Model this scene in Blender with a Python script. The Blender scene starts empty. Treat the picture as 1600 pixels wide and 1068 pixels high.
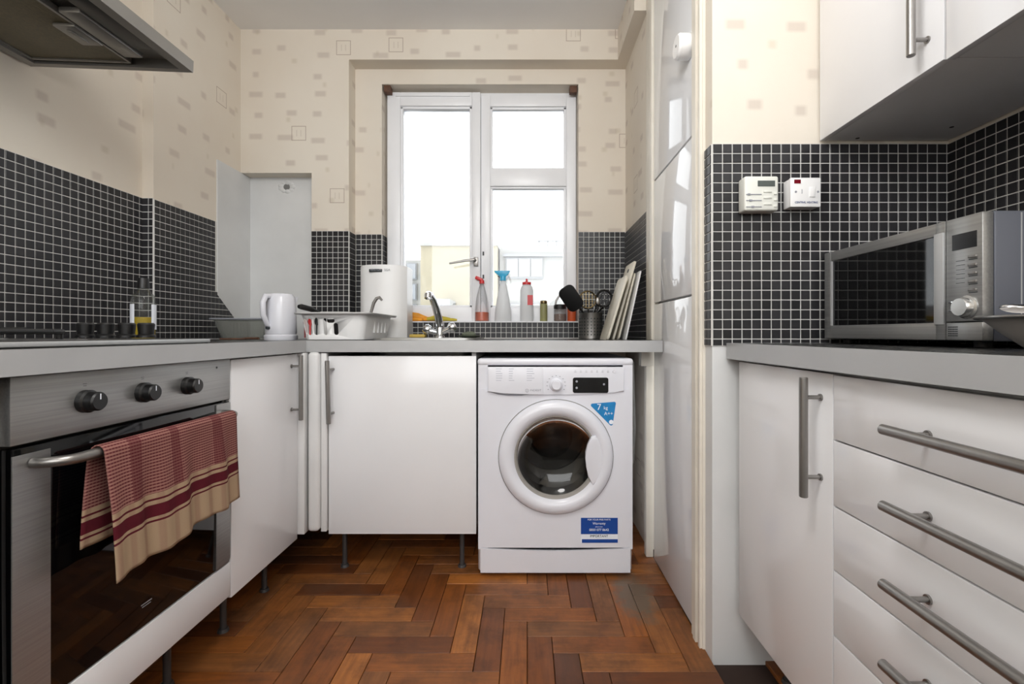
import bpy, bmesh, math, random
import numpy as np
from mathutils import Vector, Matrix, Euler

random.seed(7)
S = bpy.context.scene
COL = S.collection
PI = math.pi

# ------------------------------------------------------------------ camera, world, lights, exposure
F = 730.0            # focal length in pixels of the 1600 px wide frame
CX, CY = 823.0, 521.0
EYE = 0.935
cd = bpy.data.cameras.new('camera')
cam = bpy.data.objects.new('camera', cd)
COL.objects.link(cam)
cam.location = (0, 0, EYE)
cam.rotation_euler = (PI / 2, 0, 0)
cd.sensor_width = 36
cd.lens = F / 1600 * 36
cd.shift_x = (800 - CX) / 1600
cd.shift_y = (CY - 534) / 1600
cd.clip_start = 0.02
S.camera = cam

w = bpy.data.worlds.new('world')
S.world = w
w.use_nodes = True
w.node_tree.nodes['Background'].inputs[0].default_value = (0.93, 0.97, 1.0, 1)
w.node_tree.nodes['Background'].inputs[1].default_value = 3.4


def area(name, loc, rot, sx, sy, power, color=(1, 1, 1), portal=False, spread=PI):
    l = bpy.data.lights.new(name, 'AREA')
    l.shape = 'RECTANGLE'
    l.size, l.size_y = sx, sy
    l.energy = power
    l.color = color
    l.spread = spread
    if portal:
        l.cycles.is_portal = True
    o = bpy.data.objects.new(name, l)
    o.location, o.rotation_euler = loc, rot
    COL.objects.link(o)
    return o


# daylight of the window in view, the room's ceiling lamp and an added fill light behind the camera
area('window_portal', (-0.25, 2.72, 1.62), (-PI / 2, 0, 0), 1.1, 1.3, 1, portal=True)
pl = bpy.data.lights.new('pendant_light', 'POINT')
pl.energy, pl.color, pl.shadow_soft_size = 33, (1.0, 0.985, 0.96), 0.22
po = bpy.data.objects.new('pendant_light', pl)
po.location = (-0.12, 0.40, 2.10)
COL.objects.link(po)
area('rear_fill_light', (-0.15, -1.70, 1.90), (PI / 2, 0, 0), 2.5, 1.1, 44, (0.97, 0.985, 1.0))  # unseen soft fill added to brighten the room; the rear wall is closed

S.view_settings.view_transform = 'Standard'
S.view_settings.look = 'None'
S.view_settings.exposure = 0.0
S.view_settings.gamma = 1
S.view_settings.use_curve_mapping = False
S.cycles.max_bounces = 10
S.cycles.diffuse_bounces = 5
S.cycles.glossy_bounces = 5
S.cycles.transmission_bounces = 8
S.cycles.transparent_max_bounces = 16
S.cycles.sample_clamp_indirect = 6
S.cycles.caustics_reflective = False
S.cycles.caustics_refractive = False


# ------------------------------------------------------------------ helpers
def W(px, py, d):
    """the place at depth d that stands at a point measured in the photograph"""
    return Vector(((px - CX) * d / F, d, EYE - (py - CY) * d / F))


def lin(c):
    out = []
    for v in c[:3]:
        v = v / 255
        out.append(v / 12.92 if v <= 0.04045 else ((v + 0.055) / 1.055) ** 2.4)
    return (*out, 1)


class NT:
    """small wrapper to write node trees in few lines"""
    def __init__(self, name):
        self.m = bpy.data.materials.new(name)
        self.m.use_nodes = True
        self.t = self.m.node_tree
        self.b = self.t.nodes['Principled BSDF']
        self.out = self.t.nodes['Material Output']

    def n(self, kind, **kw):
        x = self.t.nodes.new('ShaderNode' + kind)
        for k, v in kw.items():
            setattr(x, k, v)
        return x

    def link(self, a, b):
        self.t.links.new(a, b)

    def val(self, sock, v):
        if isinstance(v, (int, float, tuple)):
            sock.default_value = v
        else:
            self.link(v, sock)

    def math(self, op, a, b=0.0, c=0.0):
        x = self.n('Math', operation=op)
        self.val(x.inputs[0], a)
        self.val(x.inputs[1], b)
        self.val(x.inputs[2], c)
        return x.outputs[0]

    def mix(self, f, a, b, blend='MIX'):
        x = self.n('Mix', data_type='RGBA', blend_type=blend)
        self.val(x.inputs[0], f)
        self.val(x.inputs[6], a)
        self.val(x.inputs[7], b)
        return x.outputs[2]

    def noise(self, scale, vec=None, detail=3, rough=0.5):
        x = self.n('TexNoise')
        x.inputs['Scale'].default_value = scale
        x.inputs['Detail'].default_value = detail
        x.inputs['Roughness'].default_value = rough
        if vec is not None:
            self.link(vec, x.inputs['Vector'])
        return x.outputs['Fac']

    def ramp(self, v, lo, hi):
        x = self.n('MapRange')
        self.val(x.inputs[0], v)
        x.inputs[1].default_value, x.inputs[2].default_value = lo, hi
        return x.outputs[0]

    def obj(self):
        return self.n('TexCoord').outputs['Object']

    def bump(self, h, strength, dist=0.002):
        x = self.n('Bump')
        x.inputs['Strength'].default_value = strength
        x.inputs['Distance'].default_value = dist
        self.val(x.inputs['Height'], h)
        self.link(x.outputs[0], self.b.inputs['Normal'])


def mk(name, rgb, rough=0.5, metal=0.0, var=0.06, scale=6.0, bump=0.0, bscale=60, spec=None, coat=0.0, stretch=None):
    m = NT(name)
    c = lin(rgb)
    vec = m.obj()
    if stretch:
        mp = m.n('Mapping')
        mp.inputs['Scale'].default_value = stretch
        m.link(vec, mp.inputs[0])
        vec = mp.outputs[0]
    f = m.noise(scale, vec, 4)
    f = m.ramp(f, 0.3, 0.7)
    d = tuple(v * (1 - var) for v in c[:3]) + (1,)
    u = tuple(min(1, v * (1 + var)) for v in c[:3]) + (1,)
    m.link(m.mix(f, d, u), m.b.inputs['Base Color'])
    r = m.ramp(f, 0, 1)
    m.val(m.b.inputs['Roughness'], m.math('MULTIPLY_ADD', r, rough * 0.15, rough * 0.92))
    m.b.inputs['Metallic'].default_value = metal
    if spec is not None:
        m.b.inputs['Specular IOR Level'].default_value = spec
    if coat:
        m.b.inputs['Coat Weight'].default_value = coat
        m.b.inputs['Coat Roughness'].default_value = 0.05
    if bump:
        m.bump(m.noise(bscale, vec, 3), bump)
    return m.m


def thin_glass(name, tint=(255, 255, 255), refl=1.0, milk=0.0, milk_rgb=(240, 240, 240)):
    m = NT(name)
    tr = m.n('BsdfTransparent')
    f = m.noise(30, m.obj())
    c = lin(tint)
    m.link(m.mix(f, tuple(v * 0.97 for v in c[:3]) + (1,), c), tr.inputs[0])
    gl = m.n('BsdfGlossy')
    gl.inputs['Roughness'].default_value = 0.03
    fr = m.n('Fresnel')
    fr.inputs[0].default_value = 1.45
    mx = m.n('MixShader')
    m.link(m.math('MULTIPLY', fr.outputs[0], refl), mx.inputs[0])
    src = tr.outputs[0]
    if milk:
        df = m.n('BsdfDiffuse')
        df.inputs[0].default_value = lin(milk_rgb)
        tl = m.n('BsdfTranslucent')
        tl.inputs[0].default_value = lin(milk_rgb)
        ad = m.n('MixShader')
        ad.inputs[0].default_value = 0.4
        m.link(df.outputs[0], ad.inputs[1])
        m.link(tl.outputs[0], ad.inputs[2])
        m2 = m.n('MixShader')
        m2.inputs[0].default_value = milk
        m.link(tr.outputs[0], m2.inputs[1])
        m.link(ad.outputs[0], m2.inputs[2])
        src = m2.outputs[0]
    m.link(src, mx.inputs[1])
    m.link(gl.outputs[0], mx.inputs[2])
    m.link(mx.outputs[0], m.out.inputs[0])
    return m.m


class MB:
    """collects shapes into one bmesh"""
    def __init__(self):
        self.bm = bmesh.new()

    def _xf(self, vs, M):
        if M is not None:
            for v in vs:
                v.co = M @ v.co

    def box(self, x0, x1, y0, y1, z0, z1, bev=0.0, seg=2, M=None):
        b = bmesh.new()
        bmesh.ops.create_cube(b, size=1)
        for v in b.verts:
            v.co = Vector(((x0 + x1) / 2 + v.co.x * (x1 - x0), (y0 + y1) / 2 + v.co.y * (y1 - y0), (z0 + z1) / 2 + v.co.z * (z1 - z0)))
        if bev > 0:
            bmesh.ops.bevel(b, geom=b.edges[:], offset=bev, segments=seg, profile=0.5, affect='EDGES')
        self.absorb(b, M)
        return self

    def absorb(self, b, M=None):
        mp = {}
        for v in b.verts:
            mp[v] = self.bm.verts.new(M @ v.co if M is not None else v.co)
        for f in b.faces:
            try:
                self.bm.faces.new([mp[v] for v in f.verts])
            except ValueError:
                pass
        b.free()

    def lathe(self, prof, seg=32, M=None, close=False):
        rings = []
        for r, z in prof:
            if r < 1e-6:
                v = self.bm.verts.new((0, 0, z))
                rings.append([v])
            else:
                rings.append([self.bm.verts.new((r * math.cos(2 * PI * i / seg), r * math.sin(2 * PI * i / seg), z)) for i in range(seg)])
        if M is not None:
            for rg in rings:
                self._xf(rg, M)
        pairs = list(zip(rings, rings[1:]))
        if close:
            pairs.append((rings[-1], rings[0]))
        for a, b in pairs:
            for i in range(seg):
                j = (i + 1) % seg
                if len(a) == 1 and len(b) == 1:
                    break
                if len(a) == 1:
                    self.bm.faces.new((a[0], b[i], b[j]))
                elif len(b) == 1:
                    self.bm.faces.new((a[i], a[j], b[0]))
                else:
                    self.bm.faces.new((a[i], a[j], b[j], b[i]))
        return self

    def cyl(self, p0, p1, r0, r1=None, seg=20, bev=0.0):
        r1 = r0 if r1 is None else r1
        p0, p1 = Vector(p0), Vector(p1)
        ax = p1 - p0
        L = ax.length
        M = Matrix.Translation(p0) @ ax.to_track_quat('Z', 'Y').to_matrix().to_4x4()
        if bev:
            pr = [(0, 0), (r0 - bev, 0), (r0, bev), (r1, L - bev), (r1 - bev, L), (0, L)]
        else:
            pr = [(0, 0), (r0, 0), (r1, L), (0, L)]
        return self.lathe(pr, seg, M)

    def tube(self, pts, r, seg=12, cap=True):
        pts = [Vector(p) for p in pts]
        n = len(pts)
        rs = r if isinstance(r, (list, tuple)) else [r] * n
        up = None
        rings = []
        for i, p in enumerate(pts):
            t = (pts[min(i + 1, n - 1)] - pts[max(i - 1, 0)]).normalized()
            if up is None:
                a = Vector((0, 0, 1)) if abs(t.z) < 0.9 else Vector((1, 0, 0))
                up = (a - t * a.dot(t)).normalized()
            else:
                up = (up - t * up.dot(t)).normalized()
            s = t.cross(up)
            rings.append([self.bm.verts.new(p + (up * math.cos(2 * PI * k / seg) + s * math.sin(2 * PI * k / seg)) * rs[i]) for k in range(seg)])
        for a, b in zip(rings, rings[1:]):
            for k in range(seg):
                j = (k + 1) % seg
                self.bm.faces.new((a[k], a[j], b[j], b[k]))
        if cap:
            self.bm.faces.new(rings[0][::-1])
            self.bm.faces.new(rings[-1])
        return self

    def prism(self, poly, t0, t1, M=None, bev=0.0, seg=2):
        """polygon in xy pushed from z=t0 to z=t1"""
        b = bmesh.new()
        lo = [b.verts.new((x, y, t0)) for x, y in poly]
        hi = [b.verts.new((x, y, t1)) for x, y in poly]
        n = len(poly)
        b.faces.new(lo[::-1])
        b.faces.new(hi)
        for i in range(n):
            j = (i + 1) % n
            b.faces.new((lo[i], lo[j], hi[j], hi[i]))
        if bev:
            es = [e for e in b.edges if abs(e.verts[0].co.z - e.verts[1].co.z) < 1e-9]
            bmesh.ops.bevel(b, geom=es, offset=bev, segments=seg, profile=0.5, affect='EDGES')
        self.absorb(b, M)
        return self

    def sphere(self, c, r, sx=1, sy=1, sz=1, u=20, v=12, M=None):
        b = bmesh.new()
        bmesh.ops.create_uvsphere(b, u_segments=u, v_segments=v, radius=r)
        for x in b.verts:
            x.co = Vector((c[0] + x.co.x * sx, c[1] + x.co.y * sy, c[2] + x.co.z * sz))
        self.absorb(b, M)
        return self


def rrect(x0, x1, y0, y1, r, n=5):
    out = []
    for cx, cy, a0 in ((x1 - r, y1 - r, 0), (x0 + r, y1 - r, 90), (x0 + r, y0 + r, 180), (x1 - r, y0 + r, 270)):
        for i in range(n + 1):
            a = math.radians(a0 + 90 * i / n)
            out.append((cx + r * math.cos(a), cy + r * math.sin(a)))
    return out


def world_loc(o):
    v = Vector((0, 0, 0))
    while o is not None:
        v += o.location
        o = o.parent
    return v


def finish(name, mb, mat, parent=None, local=False, smooth=35, fix=True):
    """links the collected shapes as ONE mesh object; local=False: shapes were written in room coordinates"""
    bm = mb.bm
    if fix:
        bmesh.ops.recalc_face_normals(bm, faces=bm.faces[:])
    me = bpy.data.meshes.new(name)
    if parent is not None and not local:
        off = world_loc(parent)
        for v in bm.verts:
            v.co -= off
    bm.to_mesh(me)
    bm.free()
    if mat is not None:
        me.materials.append(mat)
    if smooth:
        me.polygons.foreach_set('use_smooth', [True] * len(me.polygons))
        me.set_sharp_from_angle(angle=math.radians(smooth))
    o = bpy.data.objects.new(name, me)
    COL.objects.link(o)
    if parent is not None:
        o.parent = parent
    return o


def tag(o, label, cat, group=None):
    o['label'] = label
    o['category'] = cat
    if group:
        o['group'] = group
    return o


def thing(name, label, cat, loc, rz=0.0, group=None):
    o = bpy.data.objects.new(name, None)
    o.empty_display_size = 0.05
    o.location = loc
    o.rotation_euler = (0, 0, rz)
    COL.objects.link(o)
    return tag(o, label, cat, group)


def solo(name, mb, mat, label, cat, loc, group=None, smooth=35):
    """a thing that is one mesh; shapes in room coordinates, origin moved to loc"""
    for v in mb.bm.verts:
        v.co -= Vector(loc)
    o = finish(name, mb, mat, None, smooth=smooth)
    o.location = loc
    return tag(o, label, cat, group)


def struct(name, mb, mat, parent=None, smooth=35):
    o = finish(name, mb, mat, parent, smooth=smooth)
    o['kind'] = 'structure'
    return o


def text(name, body, size, mat, parent, M, align='CENTER', extr=0.0003, sx=1.0):
    """lettering as a thin mesh part; M places its xy plane in room coordinates"""
    cu = bpy.data.curves.new(name, 'FONT')
    cu.body = body
    cu.size = size
    cu.align_x = align
    cu.align_y = 'CENTER'
    cu.extrude = extr
    cu.resolution_u = 3
    t = bpy.data.objects.new(name, cu)
    COL.objects.link(t)
    dg = bpy.context.evaluated_depsgraph_get()
    me = bpy.data.meshes.new_from_object(t.evaluated_get(dg))
    bpy.data.objects.remove(t)
    me.name = name
    off = world_loc(parent)
    me.transform(Matrix.Translation(-off) @ M @ Matrix.Diagonal((sx, 1, 1, 1)))
    me.materials.clear()
    me.materials.append(mat)
    o = bpy.data.objects.new(name, me)
    COL.objects.link(o)
    o.parent = parent
    return o


FACE_CAM = Matrix.Rotation(PI / 2, 4, 'X')                       # xy plane -> faces -y (towards the camera)
FACE_LEFT = Matrix.Rotation(-PI / 2, 4, 'Z') @ FACE_CAM          # faces -x
FACE_RIGHT = Matrix.Rotation(PI / 2, 4, 'Z') @ FACE_CAM          # faces +x


def T(x, y, z):
    return Matrix.Translation((x, y, z))


# ------------------------------------------------------------------ materials
def wallpaper():
    m = NT('cream_wallpaper')
    g = m.n('NewGeometry')
    pos = m.n('SeparateXYZ')
    m.link(g.outputs['Position'], pos.inputs[0])
    nor = m.n('SeparateXYZ')
    m.link(g.outputs['Normal'], nor.inputs[0])
    ax = m.math('ABSOLUTE', nor.outputs[0])
    ay = m.math('ABSOLUTE', nor.outputs[1])
    u = m.math('ADD', m.math('MULTIPLY', pos.outputs[0], ay), m.math('MULTIPLY', pos.outputs[1], ax))
    v = pos.outputs[2]

    def layer(cu, cv, ou, ov, hw, hh, present, outline=False):
        fu = m.math('DIVIDE', m.math('ADD', u, ou), cu)
        fv = m.math('DIVIDE', m.math('ADD', v, ov), cv)
        iu, iv = m.math('FLOOR', fu), m.math('FLOOR', fv)
        cb = m.n('CombineXYZ')
        m.link(iu, cb.inputs[0])
        m.link(iv, cb.inputs[1])
        cb.inputs[2].default_value = ou * 7
        wn = m.n('TexWhiteNoise', noise_dimensions='3D')
        m.link(cb.outputs[0], wn.inputs[0])
        sp = m.n('SeparateColor')
        m.link(wn.outputs['Color'], sp.inputs[0])
        r1, r2, r3 = sp.outputs[0], sp.outputs[1], sp.outputs[2]
        # distance from the mark's own centre in metres
        du = m.math('MULTIPLY', m.math('SUBTRACT', m.math('FRACT', fu), m.math('MULTIPLY_ADD', r1, 0.4, 0.3)), cu)
        dv = m.math('MULTIPLY', m.math('SUBTRACT', m.math('FRACT', fv), m.math('MULTIPLY_ADD', r2, 0.5, 0.25)), cv)
        du, dv = m.math('ABSOLUTE', du), m.math('ABSOLUTE', dv)
        if outline:
            mx = m.math('MAXIMUM', du, dv)
            ring = m.math('LESS_THAN', m.math('ABSOLUTE', m.math('SUBTRACT', mx, hw)), 0.0018)
            bar = m.math('MULTIPLY', m.math('LESS_THAN', m.math('ABSOLUTE', m.math('SUBTRACT', du, hw * 0.3)), 0.002), m.math('LESS_THAN', dv, hw * 0.45))
            k = m.math('MAXIMUM', ring, m.math('MULTIPLY', bar, 0.4))
        else:
            wv = m.math('MULTIPLY', m.math('MULTIPLY_ADD', r3, 0.7, 0.6), hw)
            k = m.math('MULTIPLY', m.ramp(m.math('SUBTRACT', wv, du), 0.0, 0.014), m.ramp(m.math('SUBTRACT', hh, dv), 0.0, 0.010))
        return m.math('MULTIPLY', k, m.math('LESS_THAN', m.math('FRACT', m.math('MULTIPLY', m.math('ADD', r1, r3), 3.7)), present))

    a = layer(0.17, 0.115, 3.03, 1.0, 0.036, 0.019, 0.66)
    b = layer(0.21, 0.15, 5.11, 2.07, 0.017, 0.017, 0.6)
    c = layer(0.29, 0.36, 7.16, 3.17, 0.036, 0.036, 0.55, True)
    ns = m.noise(2.3, g.outputs['Position'], 4)
    fine = m.noise(320, g.outputs['Position'], 2)
    base = m.mix(m.ramp(ns, 0.3, 0.7), lin((222, 212, 198)), lin((228, 221, 209)))
    base = m.mix(m.math('MULTIPLY', a, 0.48), base, lin((186, 172, 162)))
    base = m.mix(m.math('MULTIPLY', b, 0.36), base, lin((190, 178, 156)))
    base = m.mix(m.math('MULTIPLY', c, 0.62), base, lin((150, 128, 112)))
    m.link(base, m.b.inputs['Base Color'])
    m.b.inputs['Roughness'].default_value = 0.75
    m.b.inputs['Specular IOR Level'].default_value = 0.25
    m.bump(fine, 0.15, 0.001)
    return m.m


def tile_mat():
    m = NT('black_glazed_mosaic')
    r = m.n('ObjectInfo').outputs['Random']
    g = m.n('NewGeometry').outputs['Position']
    big = m.noise(9, g, 2)
    f = m.math('MULTIPLY_ADD', big, 0.5, m.math('MULTIPLY', r, 0.5))
    m.link(m.mix(f, lin((24, 24, 26)), lin((50, 49, 52))), m.b.inputs['Base Color'])
    m.val(m.b.inputs['Roughness'], m.math('MULTIPLY_ADD', r, 0.12, 0.30))
    m.b.inputs['Specular IOR Level'].default_value = 0.42
    m.bump(m.noise(90, g, 2), 0.08, 0.001)
    return m.m


def parquet():
    m = NT('worn_parquet')
    o = m.obj()
    r = m.n('ObjectInfo').outputs['Random']
    mp = m.n('Mapping')
    mp.inputs['Scale'].default_value = (3.5, 42, 42)
    m.link(o, mp.inputs[0])
    cb = m.n('CombineXYZ')
    m.link(m.math('MULTIPLY', r, 31), cb.inputs[0])
    m.link(m.math('MULTIPLY', r, 57), cb.inputs[1])
    ad = m.n('VectorMath', operation='ADD')
    m.link(mp.outputs[0], ad.inputs[0])
    m.link(cb.outputs[0], ad.inputs[1])
    grain = m.noise(1.6, ad.outputs[0], 6, 0.65)
    g = m.n('NewGeometry').outputs['Position']
    tone = m.n('ValToRGB')
    m.link(m.math('FRACT', m.math('MULTIPLY', r, 17.3)), tone.inputs[0])
    e = tone.color_ramp.elements
    e[0].position, e[0].color = 0, lin((88, 50, 27))
    e[1].position, e[1].color = 1, lin((186, 115, 53))
    for p, c in ((0.25, (128, 73, 34)), (0.5, (160, 94, 41)), (0.75, (140, 90, 50))):
        k = e.new(p)
        k.color = lin(c)
    c = m.mix(m.ramp(grain, 0.3, 0.72), m.mix(0.55, tone.outputs[0], lin((62, 32, 18))), tone.outputs[0])
    wear = m.ramp(m.noise(4.2, g, 6, 0.7), 0.47, 0.66)
    c = m.mix(m.math('MULTIPLY', wear, 0.55), c, lin((84, 62, 48)))
    dark = m.ramp(m.noise(9.3, g, 5, 0.65), 0.5, 0.7)
    c = m.mix(m.math('MULTIPLY', dark, 0.45), c, lin((46, 26, 17)))
    # the grey cement stain beside the washing machine
    sp = m.n('SeparateXYZ')
    m.link(g, sp.inputs[0])
    dx = m.math('DIVIDE', m.math('SUBTRACT', sp.outputs[0], 0.385), 0.075)
    dy = m.math('DIVIDE', m.math('SUBTRACT', sp.outputs[1], 1.67), 0.16)
    dist = m.math('SQRT', m.math('ADD', m.math('MULTIPLY', dx, dx), m.math('MULTIPLY', dy, dy)))
    st = m.ramp(m.math('ADD', dist, m.math('MULTIPLY', m.noise(26, g, 5, 0.7), 1.6)), 1.95, 1.35)
    c = m.mix(m.math('MULTIPLY', st, 0.9), c, lin((104, 90, 76)))
    m.link(c, m.b.inputs['Base Color'])
    m.val(m.b.inputs['Roughness'], m.math('MULTIPLY_ADD', wear, 0.22, 0.36))
    m.b.inputs['Specular IOR Level'].default_value = 0.35
    m.bump(grain, 0.25, 0.0012)
    return m.m


def brushed(name, rgb, rough, axis):
    """brushed steel with hair lines along one axis"""
    st = [260, 260, 260]
    st['xyz'.index(axis)] = 3
    return mk(name, rgb, rough, 0.8, 0.10, 1.0, 0.03, 1.0, stretch=tuple(st))


def towel_mat():
    m = NT('burgundy_check_cotton')
    uv = m.n('UVMap')
    sp = m.n('SeparateXYZ')
    m.link(uv.outputs[0], sp.inputs[0])
    u, v = sp.outputs[0], sp.outputs[1]      # metres along the width, metres down from the rail
    av = m.math('ABSOLUTE', v)
    red, cream = lin((84, 27, 36)), lin((164, 140, 114))
    ln = m.math('GREATER_THAN', m.math('FRACT', m.math('DIVIDE', v, 0.0062)), 0.52)
    lu = m.math('GREATER_THAN', m.math('FRACT', m.math('DIVIDE', u, 0.0070)), 0.35)
    chk = m.math('MULTIPLY', ln, m.math('MULTIPLY_ADD', lu, 0.35, 0.65))
    body = m.mix(m.math('MULTIPLY', chk, 0.9), lin((148, 106, 97)), red)
    bands = 0.0
    for a, b in ((0.055, 0.085), (0.165, 0.19), (0.305, 0.34)):
        k = m.math('MULTIPLY', m.math('GREATER_THAN', u, a), m.math('LESS_THAN', u, b))
        bands = k if isinstance(bands, float) else m.math('ADD', bands, k)
    body = m.mix(m.math('MULTIPLY', bands, 0.5), body, red)
    stripes = m.ramp(m.math('SINE', m.math('MULTIPLY', u, 160)), 0.1, 0.8)
    end = m.mix(m.math('MULTIPLY', stripes, 0.35), cream, lin((128, 90, 80)))
    c = m.mix(m.math('GREATER_THAN', av, 0.128), body, end)

    def band(c, a, b):
        return m.mix(m.math('MULTIPLY', m.math('GREATER_THAN', av, a), m.math('LESS_THAN', av, b)), c, red)
    c = band(c, 0.138, 0.142)
    c = band(c, 0.150, 0.174)
    c = band(c, 0.180, 0.184)
    m.link(c, m.b.inputs['Base Color'])
    m.b.inputs['Roughness'].default_value = 0.95
    m.b.inputs['Specular IOR Level'].default_value = 0.1
    m.bump(m.noise(700, m.obj(), 2), 0.4, 0.0015)
    return m.m


M = {}
M['paper'] = wallpaper()
M['tile'] = tile_mat()
M['parquet'] = parquet()
M['grout'] = mk('pale_grout', (214, 213, 210), 0.85, var=0.08, scale=14)
M['plaster'] = mk('white_painted_plaster', (216, 217, 217), 0.7, var=0.05, scale=5, bump=0.15, bscale=25)
M['paint'] = mk('cream_gloss_paint', (226, 220, 208), 0.45, var=0.05, scale=9, bump=0.12, bscale=30)
M['ceiling'] = mk('white_ceiling_paint', (238, 237, 236), 0.8, var=0.02, scale=3)
M['subfloor'] = mk('dark_subfloor', (44, 28, 20), 0.8)
M['gloss'] = mk('white_gloss_door', (232, 232, 234), 0.16, var=0.015, scale=3)
M['mirror_gloss'] = mk('high_gloss_white', (226, 227, 229), 0.06, var=0.01, scale=3)
M['carcass'] = mk('white_melamine', (222, 222, 222), 0.4, var=0.03)
M['shadow'] = mk('dark_board', (40, 33, 28), 0.6)
M['upvc'] = mk('white_upvc', (238, 239, 242), 0.3, var=0.02)
M['rubber'] = mk('black_rubber', (22, 22, 24), 0.6)
M['black'] = mk('black_plastic', (15, 15, 16), 0.4, var=0.1)
M['steel_y'] = brushed('brushed_steel_along_room', (164, 164, 163), 0.36, 'y')
M['steel_x'] = brushed('brushed_steel_across', (190, 189, 186), 0.32, 'x')
M['handle'] = mk('satin_nickel', (146, 143, 140), 0.34, 0.9, 0.05, 30)
M['chrome'] = mk('chrome', (222, 224, 226), 0.07, 1.0, 0.02)
M['dark_steel'] = mk('painted_grey_steel', (90, 93, 102), 0.42, 0.2, 0.03)
M['leg'] = mk('dull_dark_metal', (78, 76, 76), 0.5, 0.5)
M['hobplate'] = mk('dark_brushed_steel', (104, 103, 102), .35, .8, .08, 30)
M['top'] = mk('black_laminate', (30, 30, 31), 0.28, var=0.3, scale=40)
M['edge'] = mk('aluminium_edge_strip', (182, 183, 184), 0.42, 0.35, 0.04, 8)
M['ovenglass'] = mk('black_oven_glass', (6, 6, 7), 0.05, var=0.02)
M['white'] = mk('white_enamel', (226, 227, 234), 0.22, var=0.015)
M['whitep'] = mk('white_plastic', (243, 243, 243), 0.35, var=0.02)
M['creamp'] = mk('aged_white_plastic', (228, 229, 222), 0.4, var=0.02)
M['greyprint'] = mk('grey_print', (150, 152, 160), 0.6)
M['darkprint'] = mk('dark_print', (36, 42, 44), 0.5)
M['blueprint'] = mk('blue_print', (70, 84, 130), 0.5)
M['whiteprint'] = mk('white_print', (235, 240, 248), 0.5)
M['lcd'] = mk('lcd_glass', (92, 98, 96), 0.15)
M['display'] = mk('black_display', (12, 12, 14), 0.12)
M['pane'] = thin_glass('window_glass')
M['clear'] = thin_glass('clear_plastic', (252, 253, 254), 0.5, 0.16)
M['milky'] = thin_glass('milky_plastic', (250, 251, 252), 0.35, 0.97, (246, 247, 248))
M['wmglass'] = thin_glass('smoked_door_glass', (150, 148, 144), 1.2)
M['cast'] = mk('cast_iron', (20, 20, 21), 0.55, bump=0.2)
M['alu'] = mk('burner_aluminium', (104, 104, 104), 0.4, 1.0)
M['oil'] = mk('yellow_oil', (176, 150, 28), 0.2)
M['orange'] = mk('orange_liquid', (206, 84, 30), 0.3)
M['red'] = mk('red_plastic', (205, 40, 44), 0.35)
M['cyan'] = mk('sky_blue_plastic', (60, 178, 222), 0.35)
M['bluestick'] = mk('blue_sticker', (30, 128, 190), 0.35, var=0.15, scale=20)
M['bluelabel'] = mk('royal_blue_label', (20, 70, 150), 0.4)
M['yellow'] = mk('orange_rubber', (226, 152, 40), 0.55, var=0.2, scale=18)
M['sponge'] = mk('yellow_sponge', (206, 176, 92), 0.95, bump=0.5, bscale=200)
M['scourer'] = mk('grey_green_scourer', (108, 114, 98), 0.95, bump=0.6, bscale=240)
M['board'] = mk('ivory_board', (214, 208, 192), 0.45, var=0.05, scale=20, bump=0.05)
M['olive'] = mk('olive_herb', (140, 138, 92), 0.5)
M['brown'] = mk('brown_powder', (112, 82, 66), 0.7)
M['wood'] = mk('brown_wood', (96, 66, 50), 0.7, var=0.25, scale=40)
M['spice'] = mk('orange_spice_tub', (196, 86, 44), 0.4)
M['filter'] = mk('grease_filter_mesh', (112, 104, 84), 0.5, 0.35, 0.2, 160)
M['hoodsteel'] = mk('hood_steel', (150, 148, 144), 0.4, 0.7, 0.05)
M['amber'] = mk('brass_coloured_steel', (170, 150, 110), 0.25, 1.0)
M['bin'] = mk('dark_drum_steel', (128, 129, 128), 0.35, 0.8, 0.1)
M['redcloth'] = mk('dark_red_plastic', (150, 44, 52), 0.5)
M['hose'] = mk('grey_hose', (128, 128, 124), 0.6)
M['brickA'] = mk('pale_yellow_brick', (145, 138, 119), 0.9, var=0.08, scale=3)
M['brickB'] = mk('pale_render', (150, 150, 147), 0.9, var=0.04, scale=1)
M['winB'] = mk('pale_far_window', (134, 138, 143), 0.2)
M['frameB'] = mk('grey_far_frame', (128, 130, 132), 0.6)
M['towel'] = towel_mat()

# ------------------------------------------------------------------ the room shell
H = 2.508                         # ceiling
XL, XLF, XR = -1.525, -1.48, 1.205
YP = 1.335                        # the short wall with the thermostat
YB, YBAY, YREC = 2.417, 2.506, 2.495
XS = 0.53                         # plane of the tall cupboard
TOP = 0.908                       # worktop height
REAR = -1.75
TT = 1.472                        # top of the tiling

floor = struct('floor', MB().box(-1.7, 1.4, REAR - 0.1, 2.9, -0.1, -0.011), M['subfloor'])
struct('ceiling', MB().box(-1.7, 1.4, REAR - 0.1, 2.9, H, H + 0.1), M['ceiling'])
wl = struct('wall_left', MB().box(-1.7, XL, REAR, 1.853, -0.05, H).box(-1.7, XLF, 1.853, 2.75, -0.05, H), M['paper'])
WX0, WX1, WZ0, WZ1 = -0.777, 0.277, 0.997, 2.272
REC_X, REC_Z = -1.113, 1.766
mb = MB()
mb.box(XLF, REC_X, YB, 2.75, REC_Z, H)                    # above the boiler recess
mb.box(XLF, REC_X, YREC, 2.75, -0.05, REC_Z)              # back of the recess
mb.box(REC_X, -0.92, YB, 2.75, -0.05, H)                  # pier
mb.box(-0.92, XS, YB, 2.75, 2.352, H)                     # beam over the bay
mb.box(-0.92, WX0, YBAY, 2.75, -0.05, 2.352)
mb.box(WX1, XS + 0.1, YBAY, 2.75, -0.05, 2.352)
mb.box(WX0, WX1, YBAY, 2.75, -0.05, WZ0)
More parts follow.
